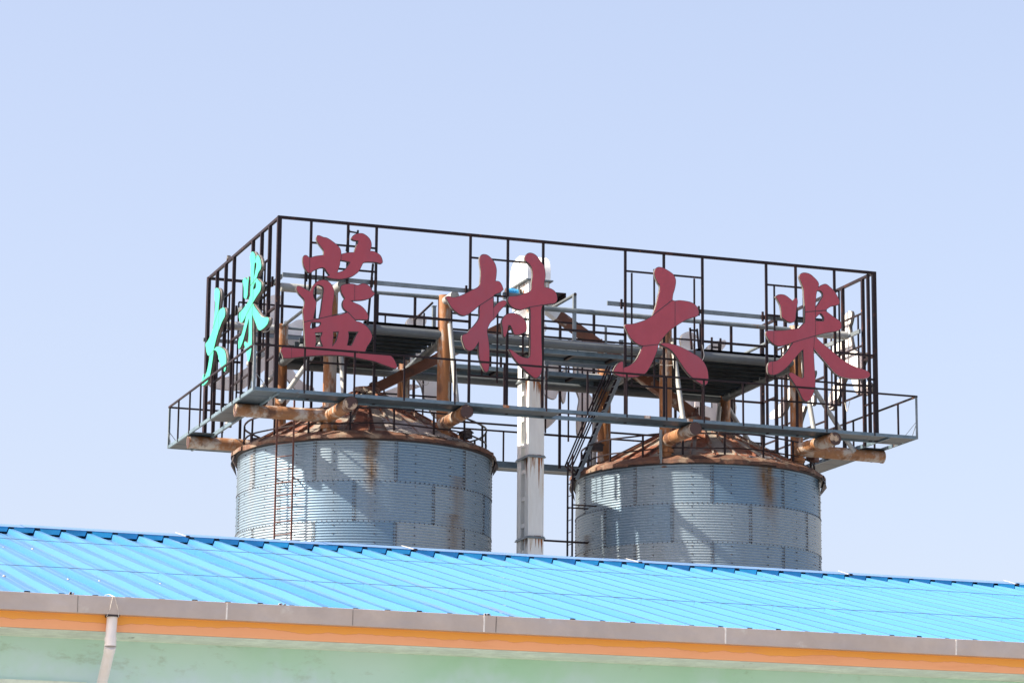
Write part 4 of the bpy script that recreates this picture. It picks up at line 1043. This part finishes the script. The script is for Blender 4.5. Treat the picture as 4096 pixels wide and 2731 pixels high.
GLYPH = {
 'lan': [[(-0.651,1.564),(-0.587,1.564),(-0.485,1.532),(-0.401,1.523),(-0.264,1.455),(-0.093,1.334),(-0.032,1.248),(-0.009,1.133),(0.147,1.184),(0.332,1.209),(0.364,1.333),(0.412,1.455),(0.428,1.512),(0.326,1.517),(0.258,1.55),(0.254,1.583),(0.306,1.655),(0.39,1.704),(0.526,1.725),(0.611,1.699),(0.715,1.625),(0.776,1.521),(0.787,1.405),(0.752,1.285),(0.874,1.276),(0.977,1.23),(1.047,1.169),(1.092,1.047),(1.084,0.996),(1.05,0.973),(0.931,0.991),(0.778,0.991),(0.592,0.961),(0.542,0.882),(0.477,0.742),(0.394,0.652),(0.278,0.567),(0.11,0.502),(-0.058,0.468),(-0.226,0.468),(-0.344,0.485),(-0.42,0.51),(-0.312,0.549),(-0.381,0.634),(-0.45,0.719),(-0.501,0.732),(-0.584,0.708),(-0.733,0.628),(-0.816,0.563),(-0.883,0.582),(-0.952,0.667),(-1.005,0.795),(-1.017,0.927),(-0.993,1.004),(-0.927,1.021),(-0.842,0.972),(-0.692,1.019),(-0.475,1.066),(-0.474,1.175),(-0.512,1.23),(-0.572,1.299),(-0.642,1.393),(-0.673,1.49)],[(-0.035,0.964),(0.084,0.958),(0.223,0.937),(0.171,0.849),(0.08,0.733),(-0.012,0.675),(-0.104,0.645),(-0.072,0.744),(-0.041,0.864)],[(-1.158,0.194),(-1.108,0.212),(-1.041,0.196),(-0.957,0.154),(-0.813,0.092),(-0.757,0.204),(-0.676,0.327),(-0.594,0.392),(-0.494,0.422),(-0.393,0.417),(-0.291,0.36),(-0.222,0.266),(-0.174,0.138),(-0.182,-0.029),(-0.204,-0.179),(-0.217,-0.343),(-0.219,-0.495),(-0.038,-0.45),(0.129,-0.388),(0.182,-0.359),(0.119,-0.315),(0.067,-0.256),(0.043,-0.159),(0.063,-0.074),(0.104,-0.013),(0.035,0.089),(-0.001,0.186),(-0.012,0.284),(0.046,0.339),(0.18,0.375),(0.315,0.384),(0.434,0.364),(0.518,0.396),(0.585,0.422),(0.687,0.402),(0.773,0.343),(0.826,0.256),(0.904,0.179),(0.854,0.108),(0.762,0.042),(0.611,-0.012),(0.459,-0.038),(0.274,-0.06),(0.376,-0.106),(0.512,-0.153),(0.615,-0.227),(0.701,-0.333),(0.741,-0.429),(0.722,-0.527),(0.57,-0.529),(0.402,-0.545),(0.419,-0.575),(0.538,-0.595),(0.674,-0.667),(0.778,-0.774),(0.851,-0.917),(0.841,-1.001),(0.784,-1.121),(0.719,-1.225),(0.679,-1.336),(0.823,-1.363),(1.077,-1.379),(1.314,-1.381),(1.417,-1.452),(1.487,-1.563),(1.531,-1.675),(1.481,-1.725),(1.422,-1.72),(1.166,-1.653),(0.911,-1.582),(0.658,-1.552),(0.371,-1.52),(0.068,-1.499),(-0.183,-1.507),(-0.467,-1.535),(-0.766,-1.575),(-1.08,-1.628),(-1.262,-1.667),(-1.46,-1.685),(-1.487,-1.595),(-1.531,-1.5),(-1.516,-1.425),(-1.451,-1.384),(-1.319,-1.369),(-1.087,-1.375),(-0.896,-1.36),(-0.908,-1.189),(-0.925,-1.026),(-0.942,-0.814),(-0.964,-0.569),(-0.982,-0.406),(-0.954,-0.292),(-0.945,-0.175),(-0.984,-0.104),(-1.103,0.009),(-1.164,0.12)],[(-0.72,0.058),(-0.698,0.176),(-0.625,0.265),(-0.541,0.264),(-0.464,0.212),(-0.476,-0.004),(-0.497,-0.171),(-0.518,-0.368),(-0.555,-0.585),(-0.705,-0.597),(-0.673,-0.413),(-0.643,-0.266),(-0.64,-0.166),(-0.709,-0.057)],[(-0.753,-0.697),(-0.511,-0.689),(-0.526,-0.747),(-0.6,-0.806),(-0.741,-0.86),(-0.783,-0.842),(-0.776,-0.784)],[(-0.655,-0.968),(-0.472,-0.941),(-0.487,-1.008),(-0.519,-1.076),(-0.509,-1.157),(-0.473,-1.237),(-0.447,-1.3),(-0.639,-1.312),(-0.625,-1.199),(-0.631,-1.068)],[(-0.179,-0.909),(-0.042,-0.89),(-0.076,-1.041),(-0.107,-1.142),(-0.189,-1.257),(-0.183,-1.132),(-0.173,-1.032)],[(0.219,-0.864),(0.475,-0.853),(0.41,-0.969),(0.346,-1.123),(0.297,-1.217),(0.196,-1.217),(0.219,-1.1),(0.233,-0.967)]],
 'cun': [[(-0.576,1.47),(-0.498,1.502),(-0.393,1.486),(-0.287,1.407),(-0.194,1.288),(-0.148,1.139),(-0.151,0.961),(-0.171,0.824),(-0.071,0.815),(-0.005,0.745),(0.049,0.61),(-0.042,0.526),(-0.198,0.449),(-0.221,0.384),(-0.219,0.119),(-0.131,0.227),(-0.014,0.305),(0.091,0.327),(0.139,0.288),(0.118,0.21),(0.015,0.113),(-0.089,-0.022),(-0.192,-0.182),(-0.282,-0.265),(-0.346,-0.384),(-0.384,-0.526),(-0.356,-0.7),(-0.322,-0.948),(-0.316,-1.249),(-0.329,-1.501),(-0.372,-1.592),(-0.424,-1.596),(-0.504,-1.489),(-0.57,-1.319),(-0.612,-1.122),(-0.62,-0.834),(-0.679,-0.939),(-0.755,-1.033),(-0.859,-1.078),(-0.963,-1.036),(-1.029,-0.904),(-1.07,-0.756),(-1.045,-0.667),(-0.942,-0.621),(-0.84,-0.499),(-0.711,-0.351),(-0.609,-0.179),(-0.611,-0.015),(-0.6,0.137),(-0.819,-0.057),(-0.974,-0.158),(-1.103,-0.161),(-1.234,-0.092),(-1.365,0.023),(-1.458,0.167),(-1.529,0.286),(-1.447,0.314),(-1.317,0.292),(-1.11,0.36),(-0.852,0.508),(-0.619,0.654),(-0.582,0.847),(-0.576,1.051),(-0.605,1.251),(-0.614,1.377)],[(0.634,1.539),(0.712,1.636),(0.818,1.653),(0.951,1.593),(1.085,1.426),(1.152,1.355),(1.192,1.205),(1.201,1.053),(1.173,0.897),(1.182,0.77),(1.328,0.757),(1.461,0.692),(1.528,0.57),(1.529,0.442),(1.463,0.365),(1.331,0.336),(1.132,0.294),(1.094,0.151),(1.095,-0.128),(1.104,-0.634),(1.124,-1.138),(1.102,-1.506),(0.985,-1.653),(0.893,-1.645),(0.655,-1.467),(0.444,-1.281),(0.285,-1.092),(0.205,-0.947),(0.284,-0.961),(0.495,-1.089),(0.653,-1.139),(0.758,-1.126),(0.796,-1.053),(0.79,-0.269),(0.79,0.101),(0.768,0.206),(0.619,0.143),(0.513,0.111),(0.329,0.144),(0.223,0.219),(0.17,0.328),(0.195,0.445),(0.3,0.461),(0.458,0.492),(0.641,0.566),(0.799,0.653),(0.824,0.867),(0.849,1.073),(0.821,1.249),(0.741,1.357),(0.648,1.426)],[(0.056,-0.112),(0.147,-0.028),(0.278,0.008),(0.436,-0.004),(0.568,-0.07),(0.661,-0.189),(0.696,-0.312),(0.676,-0.441),(0.571,-0.512),(0.44,-0.556),(0.348,-0.543),(0.295,-0.421),(0.241,-0.324),(0.189,-0.328),(0.172,-0.456),(0.126,-0.611),(0.095,-0.664),(0.053,-0.592),(0.033,-0.417),(0.005,-0.242)]],
 'da': [[(-0.154,1.478),(-0.091,1.535),(-0.004,1.545),(0.096,1.523),(0.247,1.453),(0.359,1.38),(0.422,1.266),(0.429,1.148),(0.396,0.978),(0.35,0.832),(0.332,0.688),(0.395,0.669),(0.52,0.692),(0.696,0.69),(0.872,0.667),(0.997,0.601),(1.072,0.488),(1.084,0.371),(1.046,0.308),(0.92,0.257),(0.744,0.189),(0.543,0.066),(0.393,-0.041),(0.242,-0.16),(0.092,-0.325),(-0.057,-0.525),(-0.107,-0.717),(-0.207,-0.96),(-0.332,-1.204),(-0.418,-1.328),(-0.488,-1.38),(-0.676,-1.457),(-0.893,-1.485),(-1.107,-1.489),(-1.267,-1.45),(-1.348,-1.379),(-1.309,-1.276),(-1.213,-1.14),(-1.107,-1.076),(-1.053,-1.102),(-1.058,-1.243),(-0.893,-1.167),(-0.73,-1.04),(-0.621,-0.865),(-0.542,-0.681),(-0.514,-0.622),(-0.628,-0.594),(-0.752,-0.533),(-0.876,-0.402),(-0.962,-0.245),(-1.019,-0.132),(-0.995,-0.071),(-0.802,-0.051),(-0.554,0.035),(-0.405,0.107),(-0.231,0.227),(-0.206,0.288),(-0.13,0.507),(-0.08,0.724),(-0.022,1.014),(-0.092,1.127),(-0.154,1.264),(-0.179,1.38)],[(-0.04,-0.529),(0.067,-0.492),(0.242,-0.49),(0.466,-0.531),(0.691,-0.608),(0.941,-0.718),(1.117,-0.811),(1.241,-0.943),(1.316,-1.079),(1.348,-1.228),(1.347,-1.409),(1.306,-1.502),(1.223,-1.545),(1.116,-1.502),(0.951,-1.413),(0.734,-1.222),(0.545,-0.98),(0.381,-0.762),(0.246,-0.645),(0.082,-0.58)]],
 'mi': [[(-0.51,1.684),(-0.451,1.738),(-0.356,1.757),(-0.215,1.732),(-0.098,1.654),(0.018,1.543),(0.046,1.468),(0.028,1.39),(0.112,1.452),(0.254,1.497),(0.372,1.43),(0.512,1.31),(0.605,1.163),(0.655,1.058),(0.637,0.968),(0.554,0.928),(0.411,0.894),(0.292,0.818),(0.232,0.758),(0.36,0.681),(0.501,0.594),(0.642,0.518),(0.7,0.424),(0.686,0.313),(0.614,0.241),(0.448,0.195),(0.211,0.139),(-0.085,0.043),(-0.004,-0.038),(0.159,-0.167),(0.37,-0.304),(0.72,-0.55),(1.056,-0.692),(1.446,-0.794),(1.523,-0.86),(1.522,-0.932),(1.442,-1.0),(1.233,-1.039),(0.92,-1.049),(0.661,-1.021),(0.48,-0.928),(0.327,-0.772),(0.149,-0.593),(-0.106,-0.336),(-0.134,-0.299),(-0.129,-0.471),(-0.113,-0.829),(-0.092,-1.186),(-0.121,-1.427),(-0.201,-1.623),(-0.306,-1.75),(-0.409,-1.757),(-0.485,-1.691),(-0.585,-1.485),(-0.736,-1.281),(-0.862,-1.1),(-0.873,-1.03),(-0.784,-1.012),(-0.631,-1.083),(-0.478,-1.143),(-0.437,-1.092),(-0.441,-0.615),(-0.447,-0.367),(-0.52,-0.43),(-0.729,-0.661),(-0.937,-0.892),(-1.143,-1.05),(-1.323,-1.124),(-1.45,-1.097),(-1.486,-0.981),(-1.473,-0.837),(-1.408,-0.761),(-1.268,-0.739),(-1.088,-0.63),(-0.932,-0.462),(-0.733,-0.183),(-0.92,-0.263),(-1.131,-0.323),(-1.27,-0.301),(-1.409,-0.204),(-1.501,-0.081),(-1.523,0.004),(-1.488,0.068),(-1.29,0.088),(-1.009,0.122),(-0.728,0.177),(-0.564,0.212),(-0.493,0.283),(-0.421,0.354),(-0.386,0.401),(-0.38,0.861),(-0.4,1.145),(-0.409,1.319),(-0.478,1.489),(-0.523,1.617)],[(-1.233,1.03),(-1.162,1.08),(-1.069,1.099),(-0.952,1.087),(-0.835,1.02),(-0.731,0.941),(-0.648,1.036),(-0.601,1.029),(-0.586,0.932),(-0.616,0.776),(-0.641,0.599),(-0.667,0.422),(-0.75,0.354),(-0.866,0.362),(-0.983,0.418),(-1.052,0.478),(-1.069,0.651),(-1.095,0.802),(-1.164,0.927)],[(-0.009,1.288),(0.086,1.291),(0.156,1.225),(0.143,1.135),(0.082,1.031),(0.01,0.916),(-0.062,0.833),(-0.048,1.043),(-0.034,1.176)],[(0.089,0.67),(0.159,0.599),(0.181,0.502),(0.145,0.466),(-0.056,0.461),(-0.078,0.514),(0.005,0.608)]],
}
SEAM = {
 'lan': [[(-0.944,-0.712),(0.187,-0.359)],[(0.187,-0.359),(0.393,-0.546)],[(-0.009,1.133),(-0.018,0.966)],[(-0.842,0.972),(-0.833,0.57)],[(0.358,0.382),(0.366,-0.049)],[(-1.261,-1.368),(-1.254,-1.661)]],
 'cun': [[(-0.216,0.41),(-0.6,0.137)],[(0.768,0.206),(1.132,0.294)],[(-0.221,0.371),(-0.215,-0.197)]],
 'da': [[(-0.231,0.227),(0.332,0.688)],[(-0.514,-0.622),(-0.057,-0.542)],[(0.402,0.67),(0.4,-0.036)],[(-1.068,-1.096),(-1.068,-1.484)]],
 'mi': [[(-0.389,0.668),(0.232,0.765)],[(-0.733,-0.183),(-0.085,0.043)],[(-0.067,0.832),(-0.078,0.043)],[(-0.106,0.019),(-0.134,-0.304)],[(-1.301,0.083),(-1.305,-0.293)],[(-1.345,-0.747),(-1.349,-1.12)]],
}

# ---------------------------------------------------------------- the characters
def smooth(pts, sub=4, corner=48):
    n = len(pts); P = [Vector(p) for p in pts]
    T = []
    for i in range(n):
        a, b_, c_ = P[i-1], P[i], P[(i+1) % n]
        d1, d2 = (b_-a), (c_-b_)
        if d1.length < 1e-6 or d2.length < 1e-6: T.append((Vector((0, 0)), Vector((0, 0)))); continue
        ang = math.degrees(d1.angle(d2))
        if ang > corner+14: T.append((d1*.9, d2*.9))
        else:
            t_ = (c_-a)
            t_ = t_.normalized() if t_.length > 1e-6 else d1.normalized()
            T.append((t_*d1.length, t_*d2.length))
    out = []
    for i in range(n):
        a, c_ = P[i], P[(i+1) % n]; m0, m1 = T[i][1], T[(i+1) % n][0]
        for k_ in range(sub):
            s = k_/sub
            out.append(a*(2*s**3-3*s**2+1)+m0*(s**3-2*s**2+s)+c_*(-2*s**3+3*s**2)+m1*(s**3-s**2))
    return out

def plate(name, polys, depth, z, offset):
    cu = bpy.data.curves.new(name, 'CURVE')
    cu.dimensions = '2D'; cu.fill_mode = 'BOTH'; cu.extrude = depth/2; cu.offset = offset
    for p in polys:
        s = cu.splines.new('POLY'); q = smooth(p); s.points.add(len(q)-1)
        for i, v_ in enumerate(q): s.points[i].co = (v_.x, v_.y, 0, 1)
        s.use_cyclic_u = True
    o = bpy.data.objects.new(name, cu); C.collection.objects.link(o)
    dg = bpy.context.evaluated_depsgraph_get(); dg.update()
    me = bpy.data.meshes.new_from_object(o.evaluated_get(dg))
    bpy.data.objects.remove(o); bpy.data.curves.remove(cu)
    # curve plane (x, y) -> sign plane (x, z); the face looks along -Y
    for v_ in me.vertices: v_.co = Vector((v_.co.x, z-v_.co.z*1.0, v_.co.y))
    me.name = name
    bm = bmesh.new(); bm.from_mesh(me)
    bmesh.ops.remove_doubles(bm, verts=bm.verts, dist=1e-5)
    bmesh.ops.recalc_face_normals(bm, faces=bm.faces); bm.to_mesh(me); bm.free()
    return me
CH = {}
def parts(k):
    if k in CH: return CH[k]
    D = .085
    cs = plate('casing', GLYPH[k], D, .0, 0.0)
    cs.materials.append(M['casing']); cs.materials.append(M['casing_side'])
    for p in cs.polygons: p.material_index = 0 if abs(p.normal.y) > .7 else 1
    tr = plate('trim', GLYPH[k], .014, -D/2-.009, 0.004); tr.materials.append(M['trim'])
    fc = {}
    for c_ in ('red_face', 'teal_face'):
        f_ = plate('face', GLYPH[k], .010, -D/2-.020, -.009); f_.materials.append(M[c_]); fc[c_] = f_
    me = []
    for (a, b_) in SEAM[k]:
        sm = MB(); sm.bar((a[0], -D/2-.026, a[1]), (b_[0], -D/2-.026, b_[1]), .008 if abs(a[0]-b_[0]) < .08 else .018, .006, 0, (0, 1, 0))
        q = bpy.data.meshes.new('seam'); q.from_pydata(sm.v, [], sm.f); q.materials.append(M['trim']); me.append(q)
    CH[k] = (cs, tr, fc, me)
    return CH[k]
def character(k, loc, rz, face, label, group, zs=1.0):
    t = thing('sign_character', label, 'sign letter', loc, group)
    t.rotation_euler = (0, 0, rz); t.scale = (1, 1, zs)
    cs, tr, fc, sm = parts(k)
    for nm, me in (('casing', cs), ('trim', tr), ('face', fc[face]))+tuple(('seam', q) for q in sm):
        o = bpy.data.objects.new(nm, me); C.collection.objects.link(o); o.parent = t
    return t
GF, GB = 'red characters on the front', 'backs of the characters on the far side'
YFACE = 71.28+.065
pos_f = dict(lan=(20.711, 16.741), cun=(25.034, 16.71), da=(29.48, 16.758), mi=(34.033, 16.763))
character('lan', (pos_f['lan'][0], YFACE, pos_f['lan'][1]), 0, 'red_face', 'large dark red sign character 蓝, the leftmost and most complex', GF)
character('cun', (pos_f['cun'][0], YFACE, pos_f['cun'][1]), 0, 'red_face', 'large dark red sign character 村 in front of the white elevator', GF)
character('da', (pos_f['da'][0], YFACE, pos_f['da'][1]), 0, 'red_face', 'large dark red sign character 大, third from the left', GF)
character('mi', (pos_f['mi'][0], YFACE, pos_f['mi'][1]), 0, 'red_face', 'large dark red sign character 米, the rightmost one', GF)
for k, lab in (('mi', 'white back of the far side character 米, behind the red 蓝 at left'), ('da', 'white back of the far side character 大, behind the second orange column'),
               ('cun', 'white back of the far side character 村, right of the white elevator'), ('lan', 'white back of the far side character 蓝, behind the red 大 and 米')):
    x = 54.82-pos_f[k][0]
    character(k, (x, 79.12, pos_f[k][1]-.02), math.pi, 'red_face', lab, GB)
character('da', (18.92, 76.95, 16.78), -math.pi/2, 'teal_face', 'turquoise sign character 大 on the left side, the far one', 'turquoise characters on the left side', .82)
character('mi', (18.92, 72.87, 16.76), -math.pi/2, 'teal_face', 'turquoise sign character 米 on the left side, beside the corner post', 'turquoise characters on the left side', .82)
character('da', (36.05, 73.45, 16.80), math.pi/2, 'teal_face', 'sunlit white back of a right side character, nearest the right corner post', 'backs of the characters on the right side', .84)
character('mi', (36.05, 77.25, 16.80), math.pi/2, 'teal_face', 'sunlit white back of a right side character, seen past the front 米', 'backs of the characters on the right side', .84)

# ---------------------------------------------------------------- junction boxes and loose cables
def jbox(px, py, Y, s, label):
    p = at(px, py, 'Y', Y); t = thing('junction_box', label, 'electrical box', p, 'junction boxes among the frame')
    b = MB(); b.box(p, (s, .08, s*1.1)); b.build('case', ['pvc'], t)
    b = MB(); b.box(p+Vector((0, -.045, 0)), (s*.92, .012, s*1.0)); b.build('lid', ['pvc'], t)
jbox(1712, 1506, 78.85, .13, 'white junction box on the back of a character, left of the second column')
jbox(2788, 1617, 78.85, .14, 'white junction box on the back of a character, above the right silo')
def cable(pts, r_, label, mm='cord'):
    P = []
    V_ = [Vector(p) for p in pts]
    for i in range(len(V_)-1):
        a, b_ = V_[i], V_[i+1]; p0 = V_[i-1] if i else a; p3 = V_[i+2] if i+2 < len(V_) else b_
        for k_ in range(5):
            s = k_/5; P.append(.5*((2*a)+(b_-p0)*s+(2*p0-5*a+4*b_-p3)*s*s+(3*a-p0-3*b_+p3)*s**3))
    P.append(V_[-1])
    b = MB(); b.path(P, r_, 5, 0); tag(b.build('cable', [mm]), label, 'cable', 'loose cables on the steelwork')
A = lambda px, py, ax='Y', v_=78.9: at(px, py, ax, v_)
cable([A(1230, 1485), A(1260, 1475), A(1400, 1483), A(1500, 1490), A(1560, 1510), A(1600, 1522)], .010, 'pale cable sagging across the far rail left of the white elevator', 'white_cord')
cable([A(1680, 1520), A(1695, 1538), A(1712, 1535), A(1718, 1512)], .009, 'looped pale cable hanging under the left junction box', 'white_cord')
cable([A(2455, 1568), A(2520, 1578), A(2560, 1585), A(2620, 1582)], .010, 'dark cable along the far rail above the right silo')
cable([A(2560, 1688, 'Y', 71.6), A(2572, 1700, 'Y', 71.6), A(2586, 1698, 'Y', 71.6), A(2584, 1688, 'Y', 71.6)], .007, 'thin dark cable loop under the front catwalk')
cable([A(2600, 1690, 'Y', 71.6), A(2615, 1700, 'Y', 71.6), A(2640, 1696, 'Y', 71.6)], .007, 'thin dark cable drooping under the front catwalk beside the loop')
cable([A(2808, 1378, 'Y', 71.5), A(2816, 1420, 'Y', 71.5), A(2808, 1445, 'Y', 71.5)], .010, 'pale cable hanging beside the post right of the red 大', 'white_cord')
cable([A(2340, 1590), A(2348, 1602), A(2342, 1612), A(2355, 1618)], .009, 'tangled pale cable on the back of the far 村', 'white_cord')
cable([A(2640, 1458, 'Y', 71.9), A(2665, 1462, 'Y', 71.9), A(2695, 1460, 'Y', 71.9)], .009, 'pale cable strung between posts behind the legs of the red 大', 'white_cord')
cable([A(1054, 1328, 'Y', 72.0), A(1075, 1322, 'Y', 72.0), A(1085, 1300, 'Y', 72.0), A(1090, 1288, 'Y', 72.0)], .010, 'pale cable hanging from the turquoise 米', 'white_cord')
cable([A(3380, 1610, 'X', 35.7), A(3388, 1645, 'X', 35.7), A(3400, 1600, 'X', 35.7)], .009, 'pale cable hanging at the right side frame', 'white_cord')
